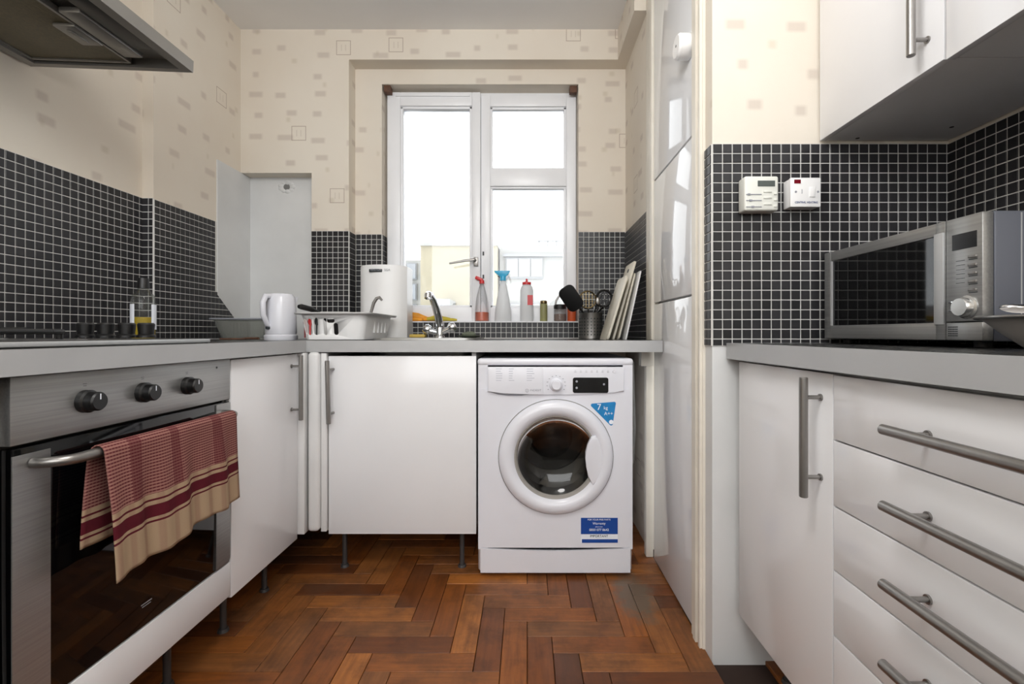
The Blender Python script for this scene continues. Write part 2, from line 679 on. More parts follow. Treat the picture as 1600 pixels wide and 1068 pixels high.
mb.box(WX0, WX1, YBAY, 2.75, WZ1, 2.352)
wb = struct('wall_back', mb, M['paper'])
mb = MB().box(XS, XS + 0.1, 2.05, YBAY, -0.05, H).box(0.472, XS, 2.05, YB, 2.352, H)
ws = struct('wall_side', mb, M['paper'])
wp = struct('wall_partition', MB().box(XS, XR, YP, 1.385, 0.9, H), M['paper'])
finish('painted_wall_foot', MB().box(XS, XR, YP, 1.385, -0.05, 0.9), M['plaster'], wp)
wr = struct('wall_right', MB().box(XR, 1.4, REAR, 1.385, -0.05, H), M['paper'])
struct('wall_front', MB().box(-1.7, 1.4, REAR - 0.1, REAR, -0.05, H), M['plaster'])
# bare plaster where a boiler hung
finish('bare_plaster', MB().prism([(2.228, 1.765), (2.228, 1.121), (2.359, 1.012), (YREC, 1.012), (YREC, 1.765)], -0.003, 0.0062,
       T(XLF, 0, 0) @ Matrix(((0, 0, 1, 0), (1, 0, 0, 0), (0, 1, 0, 0), (0, 0, 0, 1)))), M['plaster'], wl)
finish('bare_plaster', MB().box(XLF, REC_X, YREC - 0.004, YREC, 0.9, REC_Z), M['plaster'], wb)
# broken flue hole: a rough ring of filler round a dark hole
mb = MB()
c = W(448, 292, YREC - 0.004)
for i in range(9):
    a = 2 * PI * i / 9
    mb.sphere((c.x + 0.032 * math.cos(a), c.y, c.z + 0.024 * math.sin(a)), 0.011 + 0.004 * random.random(), 1.2, 0.45, 0.9, 8, 6)
finish('filler_ring', mb, M['plaster'], wb)
finish('flue_hole', MB().cyl((c.x, c.y - 0.001, c.z), (c.x, c.y + 0.003, c.z), 0.017, seg=14), mk('grey_mortar', (120, 120, 118), .9), wb)

# parquet laid in herringbone, every block its own
PW = 0.0755
pm = MB()
b = bmesh.new()
bmesh.ops.create_cube(b, size=1)
for v in b.verts:
    v.co = Vector((v.co.x * (4 * PW - 0.0018), v.co.y * (PW - 0.0018), v.co.z * 0.014 - 0.007))
bmesh.ops.bevel(b, geom=[e for e in b.edges if e.verts[0].co.z > -0.001 and e.verts[1].co.z > -0.001], offset=0.0012, segments=1, affect='EDGES')
pm.absorb(b)
plank_me = None
AX, AY = -0.074, 1.596
for i in range(-60, 60):
    for j in range(-12, 12):
        a0, b0 = i + 4 * j, i - 4 * j
        for vert in (0, 1):
            cx = AX + PW * (a0 + (0.5 if vert else 2))
            cy = AY - PW * (b0 + (3 if vert else 0.5))
            if not (-1.28 < cx < 1.02 and 0.62 < cy < 2.36):
                continue
            if (cx > 0.56 + (0 if vert else .11) and cy > 1.26):
                continue
            if plank_me is None:
                o = finish('plank', pm, M['parquet'], floor, local=True, smooth=0)
                plank_me = o.data
            else:
                o = bpy.data.objects.new('plank', plank_me)
                COL.objects.link(o)
                o.parent = floor
            o.location = (cx, cy, random.uniform(-0.0008, 0.0006))
            o.rotation_euler = (random.uniform(-0.003, 0.003), random.uniform(-0.001, 0.001), (PI / 2 if vert else 0) + random.choice((0, PI)))

# mosaic tiling: real tiles on a bed of grout
PITCH, TS, GP, TP = 0.0278, 0.0248, 0.003, 0.0052
tb = bmesh.new()
h = TS / 2
i_ = h - 0.0012
vs = [tb.verts.new(p) for p in ((-h, -h, 0), (h, -h, 0), (h, h, 0), (-h, h, 0), (-h, -h, TP - 0.0010), (h, -h, TP - 0.0010), (h, h, TP - 0.0010), (-h, h, TP - 0.0010), (-i_, -i_, TP), (i_, -i_, TP), (i_, i_, TP), (-i_, i_, TP))]
for q in ((0, 1, 5, 4), (1, 2, 6, 5), (2, 3, 7, 6), (3, 0, 4, 7), (4, 5, 9, 8), (5, 6, 10, 9), (6, 7, 11, 10), (7, 4, 8, 11), (8, 9, 10, 11)):
    tb.faces.new([vs[k] for k in q])
TILE = bpy.data.meshes.new('tile')
tb.to_mesh(TILE)
tb.free()
TILE.materials.append(M['tile'])
TILE_V = np.array([v.co[:] for v in TILE.vertices])
TILE_F = [tuple(p.vertices) for p in TILE.polygons]


def tiling(walls, parent, most):
    """walls: (origin, direction of u, normal, u length, z0, z1, skip, flip); the nearest tiles become parts, the rest one part of kind stuff"""
    cells = []
    for org, ud, nd, ul, z0, z1, skip in walls:
        org, ud, nd = Vector(org), Vector(ud), Vector(nd)
        rows = int((z1 - z0) / PITCH + 0.999)
        cols = int(ul / PITCH + 0.999)
        gm = MB()
        for r in range(rows):
            zt = z1 - r * PITCH
            zb = max(z0, zt - PITCH)
            if zt - zb < 0.006:
                continue
            for c_ in range(cols):
                ua, ub = c_ * PITCH, min(ul, (c_ + 1) * PITCH)
                if ub - ua < 0.006:
                    continue
                if skip and skip((ua + ub) / 2, (zt + zb) / 2):
                    continue
                ctr = org + ud * ((ua + ub) / 2) + Vector((0, 0, (zt + zb) / 2))
                R = Matrix((ud, Vector((0, 0, 1)), nd)).transposed()
                R = R @ Euler((random.uniform(-.011, .011), random.uniform(-.011, .011), random.uniform(-.008, .008))).to_matrix()
                Mx = Matrix.Translation(ctr) @ R.to_4x4() @ Matrix.Diagonal(((ub - ua - 0.0030) / TS, (zt - zb - 0.0030) / TS, 1, 1))
                p = Mx.translation
                px, py = CX + p.x * F / max(p.y, .05), CY - (p.z - EYE) * F / max(p.y, .05)
                seen = p.y > 0.1 and -20 < px < 1620 and -20 < py < 1088
                view = (p - Vector((0, 0, EYE)))
                area_ = abs(view.normalized().dot(nd)) / view.length_squared
                cells.append((area_ if seen else 0, Mx))
        # grout bed
        a, b_ = org, org + ud * ul
        if skip is None:
            lo = [min(a[k], b_[k]) for k in (0, 1)]
            hi = [max(a[k], b_[k]) for k in (0, 1)]
            for k in (0, 1):
                if abs(nd[k]) > 0.5:
                    lo[k], hi[k] = (lo[k], hi[k] + GP) if nd[k] > 0 else (lo[k] - GP, hi[k])
            finish('grout', gm.box(lo[0], hi[0], lo[1], hi[1], z0, z1), M['grout'], parent)
    cells.sort(key=lambda t: -t[0])
    for k, (_, Mx) in enumerate(cells[:most]):
        o = bpy.data.objects.new('tile', TILE)
        COL.objects.link(o)
        o.parent = parent
        o.matrix_basis = Mx
    rest = cells[most:]
    if rest:
        V, Fc = [], []
        for k, (_, Mx) in enumerate(rest):
            A = np.array(Mx)
            V.append(TILE_V @ A[:3, :3].T + A[:3, 3])
            Fc += [tuple(i + k * len(TILE_V) for i in f) for f in TILE_F]
        me = bpy.data.meshes.new('mosaic_tiles')
        me.from_pydata(np.concatenate(V).tolist(), [], Fc)
        me.materials.append(M['tile'])
        o = bpy.data.objects.new('mosaic_tiles', me)
        o['kind'] = 'stuff'
        COL.objects.link(o)
        o.parent = parent


def bare(u, z):
    y = 1.853 + u
    if y < 2.228:
        return False
    lim = 1.121 - (y - 2.228) / 0.131 * 0.109 if y < 2.359 else 1.012
    return z > lim + PITCH * .9


finish('grout', MB().prism([(1.853, TOP), (1.853, TT - .004), (2.228, TT - .004), (2.228, 1.121), (2.359, 1.012), (YREC, 1.012), (YREC, TOP)], 0, GP,
       T(XLF, 0, 0) @ Matrix(((0, 0, 1, 0), (1, 0, 0, 0), (0, 1, 0, 0), (0, 0, 0, 1)))), M['grout'], wl)
tiling([((XL, 0.5, 0), (0, 1, 0), (1, 0, 0), 1.353, TOP, TT, None),
        ((XL, 1.853, 0), (1, 0, 0), (0, -1, 0), 0.045, TOP, TT, None),
        ((XLF, 1.853, 0), (0, 1, 0), (1, 0, 0), 0.642, TOP, TT - .004, bare)], wl, 300)
tiling([((REC_X, YB, 0), (1, 0, 0), (0, -1, 0), 0.193, TOP, 1.465, None),
        ((-0.92, YB, 0), (0, 1, 0), (1, 0, 0), 0.089, TOP, 1.465, None),
        ((-0.915, YBAY, 0), (1, 0, 0), (0, -1, 0), 0.138, TOP, 1.467, None),
        ((WX0, YBAY, 0), (0, 1, 0), (1, 0, 0), 0.075, 0.999, 1.467, None),
        ((-0.777, YBAY, 0), (1, 0, 0), (0, -1, 0), 1.054, TOP, 0.996, None),
        ((0.277, YBAY, 0), (1, 0, 0), (0, -1, 0), 0.253, TOP, 1.48, None)], wb, 0)
tiling([((XS, YBAY, 0), (0, -1, 0), (-1, 0, 0), 0.456, TOP, 1.474, None)], ws, 0)
tiling([((XS, YP, 0), (1, 0, 0), (0, -1, 0), 0.675, 0.9, TT + .004, None),
        ((XS, YP, 0), (0, 1, 0), (-1, 0, 0), 0.048, 0.9, TT + .004, None)], wp, 300)
tiling([((XR, YP, 0), (0, -1, 0), (-1, 0, 0), 0.93, TOP, TT + .004, None)], wr, 300)

# tall cupboard: architraves and far post
trim = MB()
trim.box(0.522, 0.60, 1.386, 1.464, -0.01, H).box(0.514, 0.53, 1.390, 1.402, -0.01, H).box(0.512, 0.53, 1.418, 1.440, -0.01, H).box(0.516, 0.53, 1.448, 1.462, -0.01, H)
struct('trim_1', trim, M['paint'])
trim = MB().box(0.516, 0.62, 1.935, 1.985, TOP, H, 0.004).box(0.523, 0.62, 1.985, 2.05, TOP, H, 0.004)
struct('trim_2', trim, M['paint'])
struct('trim_3', MB().box(0.50, 0.53, 1.955, 1.99, 0.0, 0.80, 0.003).box(0.478, 0.53, 1.95, 1.99, 0.80, 0.862), M['paint'])

t = thing('tall_cupboard', 'tall white gloss cupboard from floor to ceiling beside the washing machine', 'cupboard', (0.75, 1.70, 0))
finish('carcass', MB().box(0.547, 1.1, 1.466, 1.93, 0, H - 0.005), M['carcass'], t)
for z0, z1 in ((0.008, 1.054), (1.062, 1.560), (1.568, H - 0.01)):
    dr = finish('door', MB().box(0.526, 0.545, 1.468, 1.931, z0, z1, 0.0015), M['mirror_gloss'], t)
k = W(1078, 72, 1.42)
lk = finish('latch', MB().lathe([(0, 0), (0.037, 0), (0.039, 0.004), (0.039, 0.040), (0.034, 0.047), (0, 0.047)], 32,
            T(0.526, 1.50, 1.855) @ Matrix.Rotation(-PI / 2, 4, 'Y')), M['whitep'], dr)
finish('screw', MB().cyl((.4785, 1.50, 1.857), (.4795, 1.50, 1.857), .004, seg=12), M['darkprint'], dr)

# ------------------------------------------------------------------ window
SW = F / 2.58


def wx(p):
    return (p - CX) / SW


def wz(p):
    return EYE + (CY - p) / SW


win = struct('window_1', MB().box(WX0 + .001, WX1 - .001, 2.60, 2.68, WZ0, WZ0 + 0.03).box(WX0 + .001, WX1 - .001, 2.60, 2.68, WZ1 - .03, WZ1)
             .box(WX0 + .001, WX0 + .035, 2.60, 2.68, WZ0 + .03, WZ1 - .03).box(WX1 - .035, WX1 - .001, 2.60, 2.68, WZ0 + .03, WZ1 - .03), M['upvc'])


def frame_bars(x0, x1, z0, z1, gx0, gx1, gz0, gz1, y0, y1, bead=0.012):
    m_ = MB()
    m_.box(x0, gx0, y0, y1, z0, z1, 0.003).box(gx1, x1, y0, y1, z0, z1, 0.003)
    m_.box(gx0, gx1, y0, y1, z0, gz0, 0.003).box(gx0, gx1, y0, y1, gz1, z1, 0.003)
    # sloped glazing bead
    for (a, b_, c_, d_) in ((gx0, gx0 + bead, gz0, gz1), (gx1 - bead, gx1, gz0, gz1)):
        m_.box(a - .002, b_, y0 + .012, y1, c_, d_, 0.002)
    for (c_, d_) in ((gz0 - .002, gz0 + bead), (gz1 - bead, gz1 + .002)):
        m_.box(gx0, gx1, y0 + .012, y1, c_, d_, 0.002)
    return m_


YW = 2.58
sash = finish('sash', frame_bars(wx(607), wx(751), wz(503), wz(147), wx(627), wx(738), wz(480), wz(168), YW - .022, YW + .05), M['upvc'], win)
finish('pane', MB().box(wx(627), wx(738), YW + .018, YW + .022, wz(480), wz(168)), M['pane'], sash)
fx = finish('fixed_frame', frame_bars(wx(751) + .0015, wx(900), wz(503), wz(149), wx(766), wx(885), wz(480), wz(166), YW, YW + .06), M['upvc'], win)
finish('transom', MB().box(wx(766), wx(885), YW - .004, YW + .06, wz(291), wz(264), 0.004).box(wx(766), wx(885), YW + .008, YW + .06, wz(294), wz(261), 0.002), M['upvc'], win)
finish('pane', MB().box(wx(766), wx(885), YW + .030, YW + .034, wz(264), wz(166)), M['pane'], fx)
finish('pane', MB().box(wx(766), wx(885), YW + .030, YW + .034, wz(480), wz(291)), M['pane'], fx)
finish('trickle_vent', MB().box(wx(620), wx(735), YW - .030, YW - .021, wz(154), wz(150), 0.002), M['upvc'], sash)
hd = MB().box(wx(741), wx(748), YW - .034, YW - .021, wz(417), wz(403), 0.003)
hd.tube([(wx(744), YW - .034, wz(408)), (wx(742), YW - .055, wz(408)), (wx(730), YW - .062, wz(409.5)), (wx(705), YW - .062, wz(414))], [.007, .007, .0065, .005], 10)
finish('handle', hd, M['handle'], sash)
for p in (396, 432):
    finish('latch_plate', MB().box(wx(754), wx(756.5), YW - .003, YW + .001, wz(p + 3), wz(p - 3)), M['black'], fx)
struct('windowsill', MB().box(WX0 + .006, WX1 - .001, YBAY - 0.012, 2.60, WZ0 - 0.002, WZ0 + 0.004), M['upvc'])
tag(finish('wood_block', MB().box(WX0 + .008, WX0 + .043, 2.515, 2.555, WZ1 - .035, WZ1 - .001, .001), M['wood']), 'dark brown wooden block in the window recess corner above the opening casement', 'block', 'wooden blocks in the window recess')
tag(finish('wood_block', MB().box(WX1 - .045, WX1 - .006, 2.52, 2.555, WZ1 - .034, WZ1 - .001, .001), M['wood']), 'brown wooden block in the window recess corner above the small fixed pane', 'block', 'wooden blocks in the window recess')

# ------------------------------------------------------------------ outside: buildings across the yard
YO = 16.0
so = F / YO


def ox(p):
    return (p - CX) / so


def oz(p):
    return EYE + (CY - p) / so


bld = thing('brick_building', 'flat-roofed pale yellow brick building outside, seen through the casement', 'building', (ox(720), YO, -9))
finish('wall', MB().box(ox(657), ox(777), YO, YO + 6, -9, oz(384)), M['brickA'], bld)
finish('parapet', MB().box(ox(656), ox(778), YO - .08, YO + 6.1, oz(384), oz(380)), M['brickB'], bld)
finish('roof_box', MB().box(ox(708), ox(760), YO + 2, YO + 5, oz(384), oz(366)), M['brickB'], bld)
finish('low_roof', MB().box(ox(690), ox(712), YO - 1.2, YO, -9, oz(471)), M['winB'], bld)
bl2 = thing('flat_block', 'white rendered block outside with a three-pane window, behind the bottles', 'building', (ox(850), YO + .5, -9))
finish('wall', MB().box(ox(779.5), ox(960), YO + .5, YO + 8, -9, oz(380)), M['brickB'], bl2)
finish('roof_box', MB().box(ox(785), ox(842), YO + 3, YO + 6, oz(380), oz(364)), M['brickB'], bl2)
rl = MB().box(ox(838), ox(960), YO + .6, YO + .66, oz(372), oz(370))
for p in range(842, 960, 14):
    rl.box(ox(p), ox(p) + .05, YO + .6, YO + .66, oz(380), oz(371))
finish('railing', rl, M['frameB'], bl2)
finish('ledge', MB().box(ox(785), ox(960), YO + .3, YO + .5, oz(398), oz(394)), M['frameB'], bl2)
wf = finish('window', MB().box(ox(789), ox(849), YO + .38, YO + .5, oz(433), oz(399)), M['frameB'], bl2)
for k in range(3):
    finish('pane', MB().box(ox(791 + 19.6 * k), ox(808.5 + 19.6 * k), YO + .34, YO + .39, oz(430), oz(402)), M['brickB'], wf)
wf = finish('window', MB().box(ox(768 + 28), ox(856), YO + .38, YO + .5, oz(488), oz(472)), M['frameB'], bl2)
finish('pane', MB().box(ox(798), ox(824), YO + .34, YO + .39, oz(487), oz(474)), M['brickB'], wf)
finish('pane', MB().box(ox(827), ox(854), YO + .34, YO + .39, oz(487), oz(474)), M['brickB'], wf)
bl3 = thing('glazed_block', 'white glazed block outside at the edge of the casement, beside yellow brick', 'building', (ox(630), YO + 3, -9))
finish('wall', MB().box(ox(590), ox(653), YO + 3, YO + 8, -9, EYE + (CY - 406) * (YO + 3) / F), M['brickB'], bl3)
s3 = (YO + 3) / F
for k in range(3):
    for r in range(3):
        x0, z0 = (598 + 19 * k - CX) * s3, EYE + (CY - 437 - 32 * r) * s3
        wf = finish('window', MB().box(x0, x0 + 16 * s3, YO + 2.9, YO + 3, z0, z0 + 26 * s3), M['frameB'], bl3)
        finish('pane', MB().box(x0 + .04, x0 + 16 * s3 - .04, YO + 2.86, YO + 2.9, z0 + .04, z0 + 26 * s3 - .04), M['winB'], wf)

# ------------------------------------------------------------------ worktops
HX0, HX1, HY0, HY1 = -0.640, -0.225, 1.955, 2.37     # sink cut-out
t = thing('worktop', 'L-shaped black worktop with a pale grey edge, carrying the hob and the sink', 'worktop', (-1.0, 1.9, TOP))
mb = MB()
mb.box(XL + .006, -0.862, 0.30, 1.846, 0.866, TOP).box(XLF + .006, -0.862, 1.846, 2.40, 0.866, TOP)
mb.box(-0.862, HX0, 1.812, 2.40, 0.866, TOP).box(HX0, HX1, 1.812, HY0, 0.866, TOP).box(HX0, HX1, HY1, 2.40, 0.866, TOP)
mb.box(HX1, 0.524, 1.812, 2.40, 0.866, TOP).box(-0.91, 0.524, 2.40, 2.50, 0.866, TOP).box(XLF + .006, REC_X, 2.40, 2.488, 0.866, TOP)
finish('slab', mb, M['top'], t)
finish('edge_strip', MB().prism([(-0.862, 0.30), (-0.850, 0.30), (-0.850, 1.800), (0.524, 1.800), (0.524, 1.812), (-0.862, 1.812)], 0.864, TOP + .0006), M['edge'], t)
t = thing('worktop', 'straight black worktop with a pale grey edge, under the microwave', 'worktop', (0.9, 0.8, TOP))
finish('slab', MB().box(0.580, XR - .006, 0.25, 1.327, 0.866, TOP), M['top'], t)
finish('edge_strip', MB().prism([(0.580, 0.25), (0.568, 0.25), (0.568, 1.329), (XR - .006, 1.329), (XR - .006, 1.327), (0.580, 1.327)], 0.864, TOP + .0006), M['edge'], t)


# ------------------------------------------------------------------ cabinets
def bar_handle(parent, p, axis, length, gap, nd, off=0.035, r=0.0082, rs=0.0042):
    """bar handle on two posts; p = point on the door face in the middle, nd = outward normal"""
    p, nd = Vector(p), Vector(nd)
    ax = {'y': Vector((0, 1, 0)), 'z': Vector((0, 0, 1))}[axis]
    m_ = MB()
    c_ = p + nd * off
    m_.cyl(c_ - ax * length / 2, c_ + ax * length / 2, r, seg=20, bev=0.0012)
    for s_ in (-1, 1):
        q = p + ax * gap / 2 * s_
        m_.cyl(q, q + nd * (off - r * .6), rs, seg=12)
        m_.cyl(q, q + nd * 0.003, rs * 1.7, seg=12)
    return finish('handle', m_, M['handle'], parent)


def legs(parent, pts, z1):
    for x, y in pts:
        m_ = MB().cyl((x, y, 0.0), (x, y, 0.010), 0.017, 0.014, 16).cyl((x, y, 0.008), (x, y, z1), 0.0095, seg=14)
        finish('leg', m_, M['leg'], parent)


def carcass(x0, x1, y0, y1, z0, z1, open_to, top=True):
    th = 0.016
    m_ = MB().box(x0, x1, y0, y1, z0, z0 + th).box(x0, x1, y0, y0 + th, z0 + th, z1).box(x0, x1, y1 - th, y1, z0 + th, z1)
    if top:
        m_.box(x0, x1, y0 + th, y1 - th, z1 - th, z1)
    if open_to == '+x':
        m_.box(x0, x0 + th, y0 + th, y1 - th, z0 + th, z1 - th)
    elif open_to == '-x':
        m_.box(x1 - th, x1, y0 + th, y1 - th, z0 + th, z1 - th)
    else:
        m_.box(x0 + th, x1 - th, y1 - th, y1, z0 + th, z1 - th)
    return m_


# right run: a door unit and a drawer unit
XF = 0.590
ZB = 0.155
t = thing('base_cabinet', 'white gloss single-door base cabinet against the thermostat wall, beside the drawers', 'cabinet', (0.9, 1.1, 0))
finish('carcass', carcass(XF + .02, 1.19, .902, 1.300, ZB + .006, 0.862, '-x'), M['carcass'], t)
d = finish('door', MB().box(XF, XF + .018, .902, 1.298, ZB, 0.857, 0.001), M['gloss'], t)
bar_handle(d, (XF, .937, .7275), 'z', .24, .16, (-1, 0, 0))
legs(t, ((.70, .95), (.70, 1.25), (1.12, .95), (1.12, 1.25)), ZB + .01)
t = thing('drawer_cabinet', 'white gloss base cabinet of five drawers under the microwave', 'cabinet', (0.9, 0.6, 0))
finish('carcass', carcass(XF + .02, 1.19, .302, .898, ZB + .006, 0.862, '-x'), M['carcass'], t)
zs = (0.857, 0.731, 0.604, 0.481, 0.355, ZB)
for k in range(5):
    d = finish('drawer', MB().box(XF, XF + .018, .302, .8985, zs[k + 1] + .0015, zs[k] - .0015, 0.001), M['gloss'], t)
    hz = (.786, .667, .545, .420, .28)[k]
    bar_handle(d, (XF, .55, hz), 'y', .36, .272, (-1, 0, 0))
legs(t, ((.70, .36), (.70, .84), (1.12, .36), (1.12, .84)), ZB + .01)

# wall cabinets
for k, (y0, y1, lb) in enumerate(((.932, 1.328, 'white gloss wall cabinet next to the thermostat wall, with a long vertical bar handle'),
                                  (.34, .928, 'white gloss wall cabinet above the microwave, nearer the viewer than the handled one'))):
    t = thing('wall_cabinet', lb, 'cabinet', (1.0, (y0 + y1) / 2, 1.48), 0, 'wall cabinets')
    finish('carcass', carcass(.852, 1.198, y0, y1, 1.484, 2.2, '-x'), M['carcass'], t)
    d = finish('door', MB().box(.832, .850, y0 + .001, y1 - .001, 1.482 - .004 * k, 2.2, .001), M['gloss'], t)
    if k == 0:
        bar_handle(d, (.832, .969, 1.64), 'z', .26, .192, (-1, 0, 0))
    else:
        bar_handle(d, (.832, .38, 1.64), 'z', .26, .192, (-1, 0, 0))
    for (px, py, X) in ((1340, 211, .93), (1487, 212, 1.13)) if k == 0 else ((1499, 122, .90), (1580, 75, 1.0)):
        yy = X * F / (px - CX)
        if y0 < yy < y1:
            finish('screw_cap', MB().cyl((X, yy, 1.4835), (X, yy, 1.488), .0052, seg=12), M['rubber'], t)

# left run: oven housing and narrow door unit
XO = -0.870
t = thing('oven_housing', 'white base unit that holds the built-in oven, white strip below it', 'cabinet', (-1.2, 1.08, 0))
hb = MB()
hb.box(-1.46, XO - .022, .776, .786, ZB + .01, .864).box(-1.46, XO - .022, 1.371, 1.374, ZB + .01, .864).box(-1.46, XO - .022, .786, 1.371, ZB + .01, .26).box(-1.46, -1.45, .786, 1.371, .26, .864)
finish('carcass', hb, M['carcass'], t)
finish('lower_panel', MB().box(XO - .018, XO, .784, 1.3715, .168, .266, .001), M['gloss'], t)
legs(t, ((-.945, .86), (-.945, 1.02), (-.955, 1.24)), ZB + .012)
t = thing('end_panel', 'dark brown upright panel at the near end of the oven run', 'panel', (-1.1, .77, 0))
finish('panel', MB().box(-1.45, XO - .004, .752, .772, .02, .864), M['shadow'], t)

t = thing('base_cabinet', 'narrow white gloss base cabinet between the oven and the corner post', 'cabinet', (-1.2, 1.57, 0))
finish('carcass', carcass(-1.46, XO - .02, 1.376, 1.772, ZB + .006, .864, '+x'), M['carcass'], t)
d = finish('door', MB().box(XO - .018, XO, 1.376, 1.772, ZB + .003, .858, .001), M['gloss'], t)
bar_handle(d, (XO, 1.727, .735), 'z', .24, .16, (1, 0, 0))
legs(t, ((-.955, 1.47), (-.955, 1.70)), ZB + .01)
t = thing('base_cabinet', 'white gloss base cabinet under the sink, with one broad door', 'cabinet', (-.48, 2.1, 0))
finish('carcass', MB().box(-.80, -.200, 1.842, 2.38, ZB + .006, ZB + .022).box(-.80, -.784, 1.842, 2.38, ZB + .022, .862).box(-.216, -.2, 1.842, 2.38, ZB + .022, .862).box(-.784, -.216, 2.372, 2.38, ZB + .022, .72), M['carcass'], t)
d = finish('door', MB().box(-.772, -.197, 1.820, 1.838, ZB, .848, .001), M['gloss'], t)
m_ = MB()
for zc in (.797, .628):
    m_.cyl((-.752, 1.820, zc), (-.758, 1.787, zc), .0045, seg=12)
m_.cyl((-.757, 1.785, .590), (-.763, 1.785, .832), .0085, seg=20, bev=.001)
finish('handle', m_, M['handle'], d)
legs(t, ((-.732, 1.88), (-.26, 1.88)), ZB + .01)
t = thing('corner_post', 'white rounded corner post between the two base cabinet doors under the worktop', 'post', (-.815, 1.80, .17))
finish('post', MB().box(-.840, -.797, 1.786, 1.83, .176, .864, .014, 4), M['carcass'], t)
finish('filler_strip', MB().box(-.90, -.846, 1.776, 1.82, .172, .862, .002), M['carcass'], t)
finish('filler_strip', MB().box(-.796, -.775, 1.806, 1.83, .17, .86, .002), M['carcass'], t)

# ------------------------------------------------------------------ oven
t = thing('built_in_oven', 'stainless steel built-in oven with black glass door and three black knobs', 'oven', (-1.15, 1.08, .268))
finish('control_panel', MB().box(XO - .022, XO, .787, 1.370, .744, .862, .002), M['steel_y'], t)
finish('body', MB().box(-1.44, XO - .023, .790, 1.368, .270, .860), M['shadow'], t)
for y in (.920, 1.058, 1.196):
    kn = finish('knob', MB().lathe([(0, 0), (.0225, 0), (.0225, .010), (.019, .013), (.0185, .028), (.016, .031), (0, .031)], 28, T(XO, y, .802) @ Matrix.Rotation(PI / 2, 4, 'Y')), M['black'], t)
    finish('pointer', MB().box(XO + .0305, XO + .0315, y - .001, y + .001, .806, .817), M['whiteprint'], kn)
    finish('marking', MB().box(XO, XO + .0004, y - .004, y + .004, .836, .8368).box(XO, XO + .0004, y - .0035, y + .0035, .832, .8328), M['darkprint'], t)
finish('indicator', MB().cyl((XO, 1.311, .840), (XO + .0006, 1.311, .840), .003, seg=12), M['darkprint'], t)
d = finish('door', MB().box(XO - .022, XO - .001, .789, 1.369, .270, .738, .002), M['ovenglass'], t)
finish('side_strip', MB().box(XO - .001, XO + .001, .789, .853, .270, .726), M['steel_y'], d)
finish('side_strip', MB().prism([(1.309, .735), (1.309, .270), (1.362, .270), (1.369, .280), (1.369, .735)], -.001, .001, T(XO, 0, 0) @ Matrix(((0, 0, 1, 0), (1, 0, 0, 0), (0, 1, 0, 0), (0, 0, 0, 1)))), M['steel_y'], d)
pts = []
for a in range(7):
    f = a / 6
    pts.append((XO + .002 + .048 * math.sin(f * PI / 2), .822 + .035 * (1 - math.cos(f * PI / 2)), .708))
pts2 = [(x, 2 * 1.079 - y, z) for x, y, z in reversed(pts)]
finish('handle', MB().tube(pts + pts2, .0095, 16), M['handle'], d)
finish('badge', MB().box(XO - .001, XO - .0004, 1.055, 1.085, .3195, .3215).box(XO - .001, XO - .0004, 1.058, 1.082, .314, .3155), M['greyprint'], d)

# towel over the handle
bm = bmesh.new()
uvl = bm.loops.layers.uv.new('UVMap')
NU, NV = 46, 60
XB, ZBAR = XO + .050, .708
rows = []
LF, LB = .252, .20
for j in range(NV + 1):
    s = -LB + (LF + LB) * j / NV       # metres along the towel, 0 on top of the rail
    row = []
    for i in range(NU + 1):
        u = .405 * i / NU
        R_ = .0125
        fold = .006 * math.sin(u * 42 + .6) + .004 * math.sin(u * 95 + 1.3)
        if abs(s) < R_ * PI / 2:
            a = s / R_
            x, z, y = XB + R_ * math.sin(a), ZBAR + R_ * math.cos(a), 0
            k = 0
        elif s > 0:
            k = (s - R_ * PI / 2)
            x, z = XB + R_ + fold * min(1, k * 9) + .012 * min(1, k * 4), ZBAR - k
        else:
            k = (-s - R_ * PI / 2)
            x, z = XB - R_ - fold * min(1, k * 6) * .5 - .004, ZBAR - k
        y = .892 + u + (-.012 * math.sin(min(1, k * 5) * 1.5) if s < 0 else .006 * min(1, k * 5)) * (1 - u / .41)
        if s > 0:
            z += -.008 * math.sin(u * 9 + .4) * min(1, k * 6) + .004 * math.sin(u * 31) * min(1, k * 5)
            z -= (.018 * (1 - u / .41) ** 3) * min(1, k * 5)
        row.append((bm.verts.new((x, y, z)), u, s))
    rows.append(row)
for j in range(NV):
    for i in range(NU):
        q = (rows[j][i], rows[j][i + 1], rows[j + 1][i + 1], rows[j + 1][i])
        f = bm.faces.new([a[0] for a in q])
        for lp, a in zip(f.loops, q):
            lp[uvl].uv = (a[1], a[2])
mbt = MB()
mbt.bm.free()
mbt.bm = bm
o = solo('tea_towel', mbt, M['towel'], 'burgundy and cream checked tea towel hanging over the oven door handle', 'towel', (XB, 1.1, ZBAR), smooth=180)
sm = o.modifiers.new('thick', 'SOLIDIFY')
sm.thickness = .0022
sm.offset = 1

